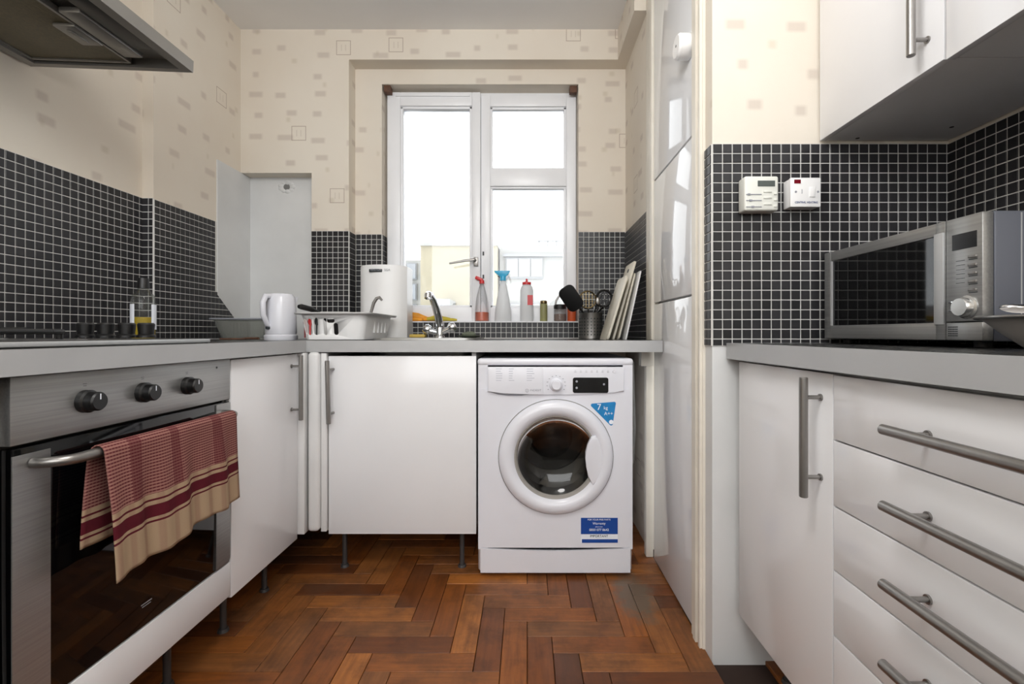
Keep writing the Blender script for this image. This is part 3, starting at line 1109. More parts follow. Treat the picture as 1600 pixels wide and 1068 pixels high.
# ------------------------------------------------------------------ hob
t = thing('gas_hob', 'stainless steel gas hob with black pan supports, set in the worktop above the oven', 'hob', (-1.16, 1.03, TOP))
finish('plate', MB().prism(rrect(-1.425, -.892, .54, 1.326, .02), TOP + .0004, TOP + .014, bev=.004), M['hobplate'], t)
finish('lip', MB().box(-.8925, -.888, .56, 1.312, TOP + .003, TOP + .0125, .0015), M['edge'], t)
finish('raised_field', MB().prism(rrect(-1.41, -.91, .60, 1.00, .05), TOP + .013, TOP + .016, bev=.001), M['hobplate'], t)
for x in (-1.192, -1.137, -1.080, -1.028):
    kn = finish('knob', MB().lathe([(0, 0), (.0215, 0), (.0215, .006), (.017, .010), (.0195, .036), (.017, .040), (0, .040)], 24, T(x, 1.262, TOP + .016)), M['black'], t)
for (x, y, r) in ((-1.03, .865, .045), (-1.30, .865, .036), (-1.03, .66, .036), (-1.30, .66, .045)):
    bn = finish('burner', MB().lathe([(0, 0), (r * 1.1, 0), (r * 1.05, .004), (r * .9, .005), (r * .9, .010), (0, .010)], 28, T(x, y, TOP + .0145)), M['alu'], t)
    finish('burner_cap', MB().lathe([(0, 0), (r * .82, 0), (r * .85, .004), (r * .7, .008), (0, .009)], 28, T(x, y, TOP + .0246)), M['cast'], bn)
for x0, x1 in ((-1.165, -.905 - .01), (-1.42, -1.17)):
    m_ = MB()
    z = TOP + .031
    loop = [(x, y, z) for x, y in rrect(x0 + .006, x1 - .006, .56, .955, .05, 6)]
    loop.append(loop[0])
    m_.tube(loop, .0052, 8)
    xm = (x0 + x1) / 2
    m_.box(x0, x1, .760, .770, z - .004, z + .006)
    for yc in (.66, .865):
        for dx, dy in ((1, 0), (-1, 0), (0, 1), (0, -1)):
            if dx:
                a, b_ = sorted((xm + dx * .025, xm + dx * .118))
                m_.box(a, b_, yc - .004, yc + .004, z - .003, z + .008)
            else:
                a, b_ = sorted((yc + dy * .025, yc + dy * .10))
                m_.box(xm - .004, xm + .004, a, b_, z - .003, z + .008)
    for fx_, fy_ in ((x0 + .02, .58), (x1 - .02, .58), (x0 + .02, .935), (x1 - .02, .935)):
        m_.cyl((fx_, fy_, TOP + .012), (fx_, fy_, z), .006, seg=10)
    finish('pan_support', m_, M['cast'], t)

# ------------------------------------------------------------------ cooker hood
t = thing('cooker_hood', 'grey steel cooker hood high on the wall above the hob', 'hood', (-1.27, 1.12, 1.74))
t.rotation_euler = (0, math.radians(2.2), 0)
# local frame: x from wall to room, y along the wall, z up
x0, x1, y0, y1 = -.243, .253, -.30, .305
m_ = MB()
m_.box(x0, x1, y0, y0 + .018, 0, .035).box(x0, x1, y1 - .018, y1, 0, .035).box(x1 - .03, x1, y0 + .018, y1 - .018, 0, .035).box(x0, x0 + .03, y0 + .018, y1 - .018, 0, .035)
m_.box(x0 + .03, x1 - .03, y0 + .018, y1 - .018, .028, .035)
finish('rim', m_, M['hoodsteel'], t, local=True)
cn = MB()
lo = [(x0, y0, .035), (x1, y0, .035), (x1, y1, .035), (x0, y1, .035)]
hi = [(x0, -.14, .21), (x0 + .22, -.14, .21), (x0 + .22, .14, .21), (x0, .14, .21)]
vl = [cn.bm.verts.new(p) for p in lo + hi]
for q in ((0, 1, 5, 4), (1, 2, 6, 5), (2, 3, 7, 6), (3, 0, 4, 7), (4, 5, 6, 7), (3, 2, 1, 0)):
    cn.bm.faces.new([vl[k] for k in q])
finish('canopy', cn, M['hoodsteel'], t, local=True)
finish('chimney', MB().box(x0, x0 + .21, -.13, .13, .205, .76), M['hoodsteel'], t, local=True)
fl = finish('filter', MB().box(x0 + .035, .085, y0 + .03, y1 - .03, .010, .020, .002), M['filter'], t, local=True)
finish('filter_frame', MB().box(x0 + .035, .085, y1 - .034, y1 - .026, .006, .022).box(x0 + .031, x0 + .039, y0 + .03, y1 - .03, .006, .022).box(.081, .089, y0 + .03, y1 - .03, .006, .022), M['hoodsteel'], fl, local=True)
finish('filter_latch', MB().box(.030, .088, .10, .185, .000, .010, .003).box(.050, .064, .118, .168, -.003, .001, .001), M['hoodsteel'], fl, local=True)
finish('lamp_cover', MB().box(.095, .150, .05, y1 - .06, .004, .020, .004), M['hoodsteel'], t, local=True)
finish('switch_panel', MB().box(.155, .218, y0 + .04, y1 - .10, .008, .022, .003), M['black'], t, local=True)

# ------------------------------------------------------------------ washing machine
YWM = 1.800
t = thing('washing_machine', 'white front-loading washing machine with a round door, under the worktop', 'washing machine', (.11, 2.05, 0))
X0, X1, Z1 = -.190, .411, .840
ctr = Vector((.112, YWM, EYE - (713 - CY) * YWM / F))
CXW, CZW = ctr.x, ctr.z
# body: rounded sides, with a round opening in the front
b = MB()
b.prism(rrect(X0, X1, YWM + .004, 2.34, .03, 5), .012, Z1 - .004, bev=.010)
b.bm.normal_update()
bmesh.ops.delete(b.bm, geom=[f for f in b.bm.faces if f.normal.y < -.9 and f.calc_center_median().y < YWM + .02], context='FACES_ONLY')
body = finish('body', b, M['white'], t)
# front skin with hole
NSEG = 64
RH = .155
fm = MB()
outer = []
bmf = fm.bm
rect = rrect(X0 + .016, X1 - .016, .112, .722, .012, 4)
ring_i = [(CXW + RH * math.cos(2 * PI * i / NSEG), CZW + RH * math.sin(2 * PI * i / NSEG)) for i in range(NSEG)]


def ray_rect(a):
    dx, dz = math.cos(a), math.sin(a)
    ts = []
    if dx > 1e-9: ts.append((X1 - .016 - CXW) / dx)
    if dx < -1e-9: ts.append((X0 + .016 - CXW) / dx)
    if dz > 1e-9: ts.append((.722 - CZW) / dz)
    if dz < -1e-9: ts.append((.112 - CZW) / dz)
    k_ = min(ts)
    return (CXW + dx * k_, CZW + dz * k_)


angs = sorted({2 * PI * i / NSEG for i in range(NSEG)} | {math.atan2(z - CZW, x - CXW) % (2 * PI) for x in (X0 + .016, X1 - .016) for z in (.112, .722)})
inn = [bmf.verts.new((CXW + RH * math.cos(a), YWM - .002, CZW + RH * math.sin(a))) for a in angs]
out_ = [bmf.verts.new((ray_rect(a)[0], YWM - .002, ray_rect(a)[1])) for a in angs]
back = [bmf.verts.new((ray_rect(a)[0], YWM + .006, ray_rect(a)[1])) for a in angs]
inb = [bmf.verts.new((CXW + RH * math.cos(a), YWM + .006, CZW + RH * math.sin(a))) for a in angs]
n = len(angs)
for i in range(n):
    j = (i + 1) % n
    bmf.faces.new((inn[i], inn[j], out_[j], out_[i]))
    bmf.faces.new((out_[i], out_[j], back[j], back[i]))
    bmf.faces.new((inb[i], inb[j], inn[j], inn[i]))
finish('front_panel', fm, M['white'], t)
finish('kick_panel', MB().prism([(X0 + .012, .016), (X1 - .012, .016), (X1 - .012, .110)] + [(X0 + .012 + (X1 - X0 - .024) * (1 - k / 12), .110 - .010 * math.sin(PI * k / 12)) for k in range(1, 12)] + [(X0 + .012, .110)],
       0, .009, T(0, YWM + .006, 0) @ FACE_CAM), M['white'], t)
cp = [(X0 + .040, .8075), (X0 + .040, .712)]
for k in range(1, 14):
    f = k / 14
    cp.append((X0 + .040 + .523 * f, .712 - .012 * math.sin(PI * min(1, f * 1.0)) * (1 - f * .3)))
cp += [(X1 - .038, .714), (X1 - .038, .8075)]
for a, b_ in ((X0 + .003, X0 + .040), (X1 - .040, X1 - .003)):
    finish('side_strip', MB().box(a, b_, YWM + .001, YWM + .012, .70, .815), M['white'], t)
    finish('side_strip', MB().box(a, b_, YWM + .001, YWM + .012, .105, .70), M['white'], t)
pan = finish('control_panel', MB().prism(cp, 0, .016, T(0, YWM + .006, 0) @ FACE_CAM, bev=.003), M['white'], t)
finish('top_cover', MB().box(X0, X1, YWM - .004, 2.34, .812, Z1, .012, 4), M['white'], t)
YP_ = YWM - .0105
dp = [(X0 + .044, .804), (X0 + .044, .714), (X0 + .10, .707), (X0 + .17, .7045), (X0 + .252, .702), (X0 + .252, .804)]
dw = finish('detergent_drawer', MB().prism(dp, 0, .005, T(0, YWM - .010, 0) @ FACE_CAM, bev=.0015), M['white'], t)
finish('drawer_pull', MB().prism([(X0 + .045, .7125), (X0 + .21, .7035), (X0 + .17, .697), (X0 + .12, .696), (X0 + .08, .701)], 0, .001, T(0, YWM - .0035, 0) @ FACE_CAM), M['greyprint'], dw)
for (c0, w_, rr) in ((775, 10, 6), (795, 9, 6), (823, 12, 6)):
    m_ = MB()
    for r in range(rr):
        a = W(c0, 576 + r * 3.6, YWM - .0155)
        m_.box(a.x, a.x + w_ / 405 * random.uniform(.6, 1), a.y, a.y + .0006, a.z - .0011, a.z + .0011)
    finish('print_lines', m_, mk('pale_grey_print', (184, 187, 198), .5), dw)
lp = W(837, 609.5, YWM - .0152)
text('logo_lettering', 'INDESIT', .0105, M['greyprint'], dw, T(lp.x, lp.y, lp.z) @ FACE_CAM, 'CENTER', .0003, 1.15)
lc = W(823.5, 610, YWM - .0155)
finish('logo_mark', MB().lathe([(.0052, 0), (.0065, 0), (.0065, .0006), (.0052, .0006)], 20, T(lc.x, lc.y + .0006, lc.z) @ FACE_CAM, close=True)
       .box(lc.x - .0008, lc.x + .0008, lc.y - .0003, lc.y + .0003, lc.z - .0035, lc.z + .002), M['greyprint'], dw)
kc = W(869, 601, YWM - .011)
finish('dial', MB().lathe([(0, 0), (.026, 0), (.025, .004), (.0195, .008), (.018, .026), (.015, .029), (0, .029)], 32, T(kc.x, YWM - .010, kc.z) @ FACE_CAM), M['white'], t)
m_ = MB()
for k in range(11):
    a = math.radians(30 + 300 * k / 10 - 90 + 0)
    x, z = kc.x + .035 * math.sin(math.radians(-120 + 24 * k)), kc.z + .035 * math.cos(math.radians(-120 + 24 * k))
    m_.box(x - .0025, x + .0025, YP_ - .0006, YP_, z - .0012, z + .0012)
finish('dial_print', m_, M['greyprint'], pan)
m_ = MB()
for k in range(8):
    a = W(899 + 8.5 * k, 580, YP_)
    m_.box(a.x - .004, a.x + .004, YP_ - .0006, YP_, a.z - .003, a.z - .0018)
    m_.box(a.x - .003, a.x + .003, YP_ - .0006, YP_, a.z + .002, a.z + .003)
finish('button_print', m_, M['greyprint'], pan)
a, b_ = W(895, 613.5, YP_), W(950.5, 589.5, YP_)
ds = finish('display', MB().prism(rrect(a.x, b_.x, a.z, b_.z, .008), 0, .0015, T(0, YP_, 0) @ FACE_CAM), M['display'], t)
for (px, py, r) in ((901, 595.5, .0045), (901, 605.5, .0045), (943.5, 600, .004)):
    q = W(px, py, YP_)
    finish('button', MB().cyl((q.x, YP_ - .0032, q.z), (q.x, YP_ - .001, q.z), r, seg=16), M['greyprint'], ds)
finish('power_button', MB().cyl((W(960, 580, YP_).x, YP_ - .003, W(960, 580, YP_).z), (W(960, 580, YP_).x, YP_, W(960, 580, YP_).z), .006, seg=18), M['white'], t)
# door
DM = T(CXW, YWM, CZW) @ FACE_CAM
ring = [(.219, -.002), (.2195, .006), (.217, .014), (.208, .022), (.195, .027), (.182, .027), (.170, .021), (.160, .012), (.156, .006), (.156, -.002)]
door = finish('door', MB().lathe(ring, 72, DM), M['white'], t)
finish('door_gap_shade', MB().lathe([(.2188, -.001), (.2222, -.001), (.2222, .0003), (.2188, .0003)], 72, T(0, -.002, 0) @ DM, close=True), M['hose'], t)  # grey ring paints the shadow in the gap round the door
finish('inner_trim', MB().lathe([(.1575, .000), (.1600, .0125), (.1545, .011), (.1480, .003), (.1470, -.006), (.1575, -.006)], 72, DM), mk('taupe_trim', (150, 146, 140), .45), door)
finish('glass', MB().lathe([(.1478, .001), (.140, -.006), (.128, -.014), (.110, -.024), (.085, -.034), (.055, -.041), (.025, -.044), (0, -.045)], 64, DM), M['wmglass'], door)
finish('door_well', MB().lathe([(.153, -.008), (.152, -.10), (.13, -.12)], 48, DM), M['bin'], t)
finish('drum', MB().lathe([(.131, -.118), (.22, -.135), (.225, -.34), (.16, -.37), (.15, -.355), (.10, -.36), (.09, -.375), (.05, -.36), (0, -.35)], 48, DM), M['bin'], t)
hp = [(.133, .080), (.120, .052), (.1115, .022), (.1115, .000), (.115, -.035), (.122, -.070), (.137, -.098)]
arc = [(.174 * math.cos(math.radians(a)), .174 * math.sin(math.radians(a))) for a in range(-36, 33, 6)]
finish('handle_plate', MB().prism(hp + arc, .006, .0255, DM, bev=.003), M['white'], door)
# stickers
pts = []
tri = [W(920, 630.5, YWM), W(962.5, 627.0, YWM), W(956.5, 667.0, YWM)]
tri = [Vector((p.x, p.z)) for p in tri]
rad = .006
for k in range(3):
    p, q, r = tri[k], tri[(k - 1) % 3], tri[(k + 1) % 3]
    d1, d2 = (q - p).normalized(), (r - p).normalized()
    bis = (d1 + d2).normalized()
    half = math.acos(max(-1, min(1, d1.dot(d2)))) / 2
    cc = p + bis * (rad / math.sin(half))
    s_ = p + d1 * (rad / math.tan(half)) - cc
    e_ = p + d2 * (rad / math.tan(half)) - cc
    for f in range(6):
        v = s_.lerp(e_, f / 5).normalized() * rad + cc
        pts.append((v.x, v.y))
stk = finish('energy_sticker', MB().prism(pts, 0, .0006, T(0, YWM - .002, 0) @ FACE_CAM), M['bluestick'], t)
q = W(936, 636, YWM - .003)
text('lettering', '7', .034, M['whiteprint'], stk, T(q.x, q.y, q.z) @ FACE_CAM)
q = W(946.5, 637, YWM - .003)
text('lettering', 'kg', .018, M['whiteprint'], stk, T(q.x, q.y, q.z) @ FACE_CAM)
q = W(951, 646, YWM - .003)
text('lettering', 'A++', .019, M['whiteprint'], stk, T(q.x, q.y, q.z) @ FACE_CAM)
q = W(955, 659, YWM - .003)
finish('sticker_dot', MB().cyl((q.x, q.y, q.z), (q.x, q.y + .0004, q.z), .0085, seg=20), M['whiteprint'], stk)
a, b_ = W(907.5, 847, YWM), W(965, 808, YWM)
lb = finish('paper_label', MB().box(a.x, b_.x, YWM - .0026, YWM - .002, a.z, b_.z), M['whiteprint'], t)
a2 = W(907.5, 833.5, YWM)
finish('blue_field', MB().box(a.x, b_.x, YWM - .003, YWM - .0026, a2.z, b_.z), M['bluelabel'], lb)
a2, b2 = W(909, 847, YWM), W(965, 841.5, YWM)
finish('blue_field', MB().box(a2.x, b2.x, YWM - .003, YWM - .0026, a2.z, b2.z), M['bluelabel'], lb)
for (body_, py, sz) in (('FOR YOUR FREE PARTS', 811.5, .0085), ('Warranty', 817.5, .0125), ('phone now', 822.5, .006), ('0800 077 8642', 827.5, .0125)):
    q = W(936, py, YWM - .0034)
    text('lettering', body_, sz, M['whiteprint'], lb, T(q.x, q.y, q.z) @ FACE_CAM)
q = W(936, 837.2, YWM - .0034)
text('lettering', 'IMPORTANT', .0125, M['darkprint'], lb, T(q.x, q.y, q.z) @ FACE_CAM)
for x in (X0 + .06, X1 - .06):
    for y in (YWM + .06, 2.28):
        finish('foot', MB().cyl((x, y, 0), (x, y, .014), .02, seg=14), M['rubber'], t)
finish('hose', MB().tube([(.430, 1.90, .82), (.434, 1.905, .70), (.440, 1.91, .55), (.436, 1.92, .42), (.425, 2.0, .30), (.42, 2.2, .25), (.40, 2.30, .30)], .006, 10), M['hose'], t)

# ------------------------------------------------------------------ microwave
XM, ym0, ym1, zm0, zm1 = .830, .851, 1.303, .920, 1.160
t = thing('microwave_oven', 'silver and black microwave oven with a control panel, on the right-hand worktop', 'microwave', (1.0, 1.08, TOP))
t['label'] = 'silver microwave oven with black glass door and chrome dial, below the wall cabinets'
bd = finish('body', MB().box(XM + .022, 1.180, ym0, ym1, zm0, zm1, .004), M['dark_steel'], t)
finish('seam', MB().box(XM + .070, XM + .072, ym0 - .0008, ym0 + .001, zm0 + .004, zm1 - .004), M['edge'], bd)
yd = .926
dr = MB()
dz0, dz1 = zm0 + .002, zm1 - .002
gy0, gy1, gz0, gz1 = .948, 1.276, .957, 1.132
dr.box(XM, XM + .021, yd + .001, gy0, dz0, dz1, .002).box(XM, XM + .021, gy1, ym1, dz0, dz1, .002).box(XM, XM + .021, gy0, gy1, dz0, gz0, .002).box(XM, XM + .021, gy0, gy1, gz1, dz1, .002)
door = finish('door', dr, M['steel_y'], t)
finish('door_glass', MB().box(XM + .004, XM + .018, gy0, gy1, gz0, gz1), M['ovenglass'], door)
finish('window_edge', MB().box(XM - .0006, XM + .006, gy1 - .004, gy1 + .001, gz0, gz1), M['edge'], door)
finish('handle', MB().box(XM - .003, XM + .001, yd + .002, gy0 + .002, gz0 - .004, gz1 + .004, .0012), M['edge'], door)
pn = finish('control_panel', MB().box(XM, XM + .021, ym0, yd - .001, zm0 + .038, dz1, .002), M['steel_y'], t)
finish('lower_panel', MB().box(XM, XM + .021, ym0, yd - .001, dz0, zm0 + .0365, .002), M['steel_y'], t)
finish('display', MB().box(XM - .0008, XM + .002, .861, .911, 1.096, 1.126), M['display'], pn)
for k in range(5):
    z = 1.079 - .0155 * k
    finish('button', MB().box(XM - .004, XM + .001, .860, .876, z - .0028, z + .0022, .001), M['handle'], pn)
    finish('button_print', MB().box(XM - .0005, XM + .001, .860, .877, z - .006, z - .0045), M['darkprint'], pn)
m_ = MB()
for k in range(6):
    z = 1.074 - .0085 * k
    m_.box(XM - .0005, XM + .001, .885, .903, z, z + .0008)
finish('programme_print', m_, M['darkprint'], pn)
for k in range(2):
    finish('button', MB().box(XM - .004, XM + .001, .899, .916, .994 - .016 * k, .998 - .016 * k, .001), M['chrome'], pn)
finish('dial', MB().lathe([(0, 0), (.022, 0), (.022, .003), (.0185, .005), (.018, .014), (.016, .017), (0, .0172)], 36, T(XM, .880, .985) @ Matrix.Rotation(-PI / 2, 4, 'Y')), mk('satin_dial', (200, 200, 198), .25, .85), pn)
m_ = MB()
for r in range(5):
    for c_ in range(6):
        m_.box(XM - .0006, XM + .001, .900 + .0035 * c_, .902 + .0035 * c_, .930 + .0042 * r, .932 + .0042 * r)
o = finish('vent_holes', m_, M['darkprint'], t)
for x, y in ((.87, .89), (.87, 1.26), (1.15, .89), (1.15, 1.26)):
    finish('foot', MB().cyl((x, y, TOP + .0008), (x, y, zm0 + .001), .014, seg=14), M['rubber'], t)

# bowl and spoon in front of it
bc = Vector((.822, .695, TOP))
t = thing('mixing_bowl', 'stainless steel bowl at the edge of the worktop in front of the microwave', 'bowl', bc)
prof = [(0, .001), (.050, .001), (.058, .006), (.085, .030), (.104, .049), (.113, .0515), (.113, .0530), (.102, .0520), (.083, .033), (.056, .0085), (0, .0035)]
finish('bowl', MB().lathe(prof, 56), mk('polished_steel', (222, 216, 211), .32, .15, .04), t, local=True)
finish('rolled_rim', MB().lathe([(.1125 + .0028 * math.cos(a * PI / 4), .0522 + .0028 * math.sin(a * PI / 4)) for a in range(8)], 56, close=True), M['handle'], t, local=True)
sp = MB()
sp.sphere((0, 0, 0), .022, 1.0, .75, .32)
sp.tube([(.018, 0, .002), (.06, .01, -.004), (.10, .015, -.010)], [.004, .003, .004], 8)
t = thing('serving_spoon', 'steel spoon with a rounded bowl resting in the mixing bowl', 'spoon', bc + Vector((-.066, .025, .066)))
finish('spoon', sp, M['chrome'], t, local=True)
t.rotation_euler = (0, math.radians(6), math.radians(-8))

# ------------------------------------------------------------------ heating controls on the short wall
YT = YP - TP
t = thing('heating_programmer', 'cream heating programmer with a small grey screen, on black tiles', 'thermostat', (.645, YT, 1.21))
a, b_ = W(1153, 333, YT), W(1217, 274, YT - .042)
x0, x1 = (1153 - CX) * YT / F, (1217 - CX) * (YT - .042) / F
z0, z1 = EYE + (CY - 329) * (YT - .04) / F, EYE + (CY - 274.5) * (YT - .042) / F
finish('case', MB().box(x0, x1, YT - .042, YT, z0, z1, .006, 3), M['creamp'], t)
yf = YT - .0425
lc = finish('screen', MB().box(W(1184, 0, yf).x, W(1211, 0, yf).x, yf - .0005, yf + .001, W(0, 291, yf).z, W(0, 282, yf).z), M['lcd'], t)
for k, py in enumerate((303.5, 313, 323)):
    finish('slider', MB().box(W(1166, 0, yf).x, W(1190, 0, yf).x, yf - .001, yf + .001, W(0, py + .6, yf).z, W(0, py - .6, yf).z).box(W(1168 + 3 * k, 0, yf).x, W(1172 + 3 * k, 0, yf).x, yf - .002, yf + .001, W(0, py + 1.4, yf).z, W(0, py - 1.4, yf).z), M['greyprint'], t)
    finish('button', MB().box(W(1193, 0, yf).x, W(1206, 0, yf).x, yf - .002, yf + .001, W(0, py - 3, yf).z, W(0, py - 6, yf).z, .0008), M['creamp'], t)
    finish('button', MB().box(W(1209, 0, yf).x, W(1214, 0, yf).x, yf - .0025, yf + .001, W(0, py + .5, yf).z, W(0, py - 3, yf).z, .0008), M['creamp'], t)
t = thing('fused_switch', 'white fused heating switch with a red neon, on black tiles beside the programmer', 'switch', (.77, YT, 1.21))
x0, x1 = (1223 - CX) * YT / F, (1283 - CX) * (YT - .040) / F
z0, z1 = EYE + (CY - 323) * (YT - .04) / F, EYE + (CY - 277) * (YT - .040) / F
finish('back_box', MB().box(x0 + .001, x1 - .001, YT - .031, YT, z0 + .001, z1 - .001, .003), M['whitep'], t)
fp = finish('face_plate', MB().box(x0, x1, YT - .040, YT - .030, z0, z1, .003), M['whitep'], t)
yf = YT - .0402
finish('neon', MB().box(W(1241, 0, yf).x, W(1251, 0, yf).x, yf - .001, yf + .001, W(0, 286.5, yf).z, W(0, 280.5, yf).z), mk('dark_red_neon', (120, 20, 36), .2), fp)
for px in (1243.5, 1278):
    q = W(px, 299.5, yf)
    finish('screw', MB().cyl((q.x, yf - .0008, q.z), (q.x, yf + .001, q.z), .003, seg=12), M['greyprint'], fp)
q = W(1253, 299, yf)
finish('fuse_slot', MB().box(q.x - .0007, q.x + .0007, yf - .0006, yf + .001, q.z - .006, q.z + .006), M['greyprint'], fp)
q = W(1269, 300, yf)
finish('rocker', MB().box(q.x - .008, q.x + .008, yf - .003, yf + .001, q.z - .014, q.z + .014, .002), M['whitep'], fp)
q = W(1260, 316, yf - .0008)
text('lettering', 'CENTRAL HEATING', .0078, M['blueprint'], fp, T(q.x, q.y, q.z) @ FACE_CAM, sx=.92)

# ------------------------------------------------------------------ sink and tap
t = thing('kitchen_sink', 'stainless steel inset sink in the black worktop below the window', 'sink', (-.43, 2.15, TOP))
R1 = rrect(HX0 - .012, HX1 + .012, HY0 - .012, HY1 + .012, .05, 6)
R2 = rrect(HX0 + .006, HX1 - .006, HY0 + .006, HY1 - .075, .05, 6)
R3 = rrect(HX0 + .018, HX1 - .018, HY0 + .018, HY1 - .087, .045, 6)
bm_ = MB()
lv = []
for R_, z in ((R1, TOP + .0006), (R1, TOP + .0085), (R2, TOP + .0065), (R2, TOP - .004), (R3, TOP - .15)):
    lv.append([bm_.bm.verts.new((x, y, z)) for x, y in R_])
for a, b_ in zip(lv, lv[1:]):
    for i in range(len(a)):
        j = (i + 1) % len(a)
        bm_.bm.faces.new((a[i], a[j], b_[j], b_[i]))
bm_.bm.faces.new(lv[-1])
finish('basin', bm_, M['steel_x'], t)
finish('drain', MB().cyl((-.43, 2.12, TOP - .149), (-.43, 2.12, TOP - .146), .03, seg=20), M['chrome'], t)
tp = Vector((-.432, 2.325, TOP + .0070))
t = thing('mixer_tap', 'chrome mixer tap with a swan spout and two handles behind the sink', 'tap', tp)
finish('base', MB().lathe([(0, 0), (.027, 0), (.026, .006), (.021, .012), (.020, .050), (.016, .060), (0, .062)], 28), M['chrome'], t, local=True)
arc = [(0, 0, .055), (-.006, -.012, .105), (-.013, -.040, .150), (-.020, -.080, .186), (-.025, -.112, .203), (-.028, -.135, .205), (-.029, -.146, .198)]
finish('spout', MB().tube(arc, [.0200, .0190, .0178, .0165, .0158, .0152, .0140], 16), M['chrome'], t, local=True)
finish('aerator', MB().cyl((-.029, -.142, .206), (-.029, -.150, .184), .0165, .0155, 18), M['chrome'], t, local=True)
for s_ in (-1, 1):
    m_ = MB().cyl((0, 0, .022), (.052 * s_, -.004, .034 + .012 * (s_ > 0)), .0135, .0145, 18)
    m_.lathe([(0, 0), (.020, 0), (.0245, .007), (.0245, .024), (.019, .034), (0, .037)], 24, T(.048 * s_, -.004, .034 + .010 * (s_ > 0)) @ Matrix.Rotation(s_ * math.radians(62), 4, 'Y'))
    finish('handle', m_, M['chrome'], t, local=True)
q = W(653, 522, 2.33)
solo('sponge', MB().box(q.x - .038, q.x + .04, 2.305, 2.355, TOP + .0078, TOP + .024, .005, 2), M['sponge'], 'small yellow sponge lying behind the sink beside the tap', 'sponge', (q.x, 2.33, TOP + .0078))
q = Vector((-.285, 2.315, TOP + .0078))
t = thing('scourer_dish', 'grey-green scourer pad on a shallow dish at the sink corner', 'dish', q)
finish('dish', MB().lathe([(0, 0), (.035, 0), (.058, .008), (.060, .011), (.056, .010), (.034, .003), (0, .003)], 32), M['scourer'], t, local=True)
m_ = MB()
for k in range(7):
    a = k * 2.4
    m_.sphere((.022 * math.cos(a) * (k / 6) ** .5, .018 * math.sin(a) * (k / 6) ** .5, .016 + .004 * (k % 3 == 0)), .019, 1, 1, .55, 10, 8)
finish('scourer', m_, M['scourer'], t, local=True)

# ------------------------------------------------------------------ dish rack
DX0, DX1, DY0, DY1 = -.925, -.650, 1.885, 2.275
t = thing('dish_rack', 'white plastic dish rack tray with slots in its side, left of the sink', 'dish rack', (-.79, 2.08, TOP))
t['label'] = 'white plastic dish rack with slots in its front, standing between kettle and sink'
ZR = TOP + .112
m_ = MB()
lv = []
for ins, z, r in ((-.018, ZR - .006, .06), (-.020, ZR, .062), (-.004, ZR, .05), (.004, ZR - .008, .048), (.020, TOP + .004, .040)):
    lv.append([m_.bm.verts.new((x, y, z)) for x, y in rrect(DX0 + ins, DX1 - ins, DY0 + ins, DY1 - ins, r * .7, 6)])
for a, b_ in zip(lv, lv[1:]):
    for i in range(len(a)):
        j = (i + 1) % len(a)
        m_.bm.faces.new((a[i], a[j], b_[j], b_[i]))
m_.bm.faces.new(lv[-1])
tray = finish('tray', m_, M['whitep'], t)
sm = tray.modifiers.new('thick', 'SOLIDIFY')
sm.thickness = .003
sm.offset = 0
# slots cut through the front wall
cut = MB()


def slot(px0, px1, py0, py1):
    a, b_ = W(px0, py1, 1.90), W(px1, py0, 1.90)
    r_ = min(.008, (b_.x - a.x) / 2 - .0002)
    cut.prism(rrect(a.x, b_.x, a.z, b_.z, r_, 4), 0, .10, T(0, 1.95, 0) @ FACE_CAM)


slot(474, 480, 498, 523)
slot(480.6, 488, 498, 523)
slot(491, 498, 496, 523)
slot(506.5, 511.5, 497, 523)
slot(512, 524, 497, 504)
slot(522, 529, 504.4, 523)
co = finish('slot_cutter', cut, None)
md = tray.modifiers.new('slots', 'BOOLEAN')
md.operation = 'DIFFERENCE'
md.solver = 'EXACT'
md.object = co
dg = bpy.context.evaluated_depsgraph_get()
me2 = bpy.data.meshes.new_from_object(tray.evaluated_get(dg))
tray.modifiers.clear()
tray.data = me2
bpy.data.objects.remove(co)
for k in range(4):
    y = 2.02 + .05 * k
    finish('rib', MB().box(DX1 - .024, DX1 - .006, y, y + .008, TOP + .03, ZR - .02, .002), M['whitep'], t)
t = thing('saucepan', 'dark saucepan with a black handle sticking out of the dish rack', 'pan', (-.80, 2.06, TOP + .012))
finish('pan', MB().lathe([(0, 0), (.062, 0), (.068, .006), (.070, .075), (.072, .077), (.067, .077), (.064, .008), (0, .004)], 36), M['black'], t, local=True)
finish('pan_handle', MB().tube([(-.060, -.022, .062), (-.085, -.06, .100), (-.105, -.105, .118), (-.125, -.145, .1255), (-.130, -.155, .1258)], [.006, .009, .0115, .0115, .008], 12), M['black'], t, local=True)
t = thing('ladle', 'bent steel ladle standing in the dish rack', 'ladle', (-.685, 2.10, TOP + .012))
t['label'] = 'steel ladle with a hooked handle top, standing in the dish rack'
q0 = W(587, 489, 2.05) - Vector((-.685, 2.10, TOP + .012))
m_ = MB()
pth = [(-.010, 0, .012)] + [tuple(W(px, py, 2.07) - Vector((-.685, 2.10, TOP + .012))) for px, py in ((579, 500), (580, 487), (584, 473), (588.5, 466), (593, 464.5), (597, 469))]
m_.tube(pth, [.005, .0055, .0065, .0075, .0075, .007, .005], 10)
finish('handle', m_, M['handle'], t, local=True)
finish('scoop', MB().sphere((-.010, 0, .020), .020, 1, 1, .6), M['handle'], t, local=True)
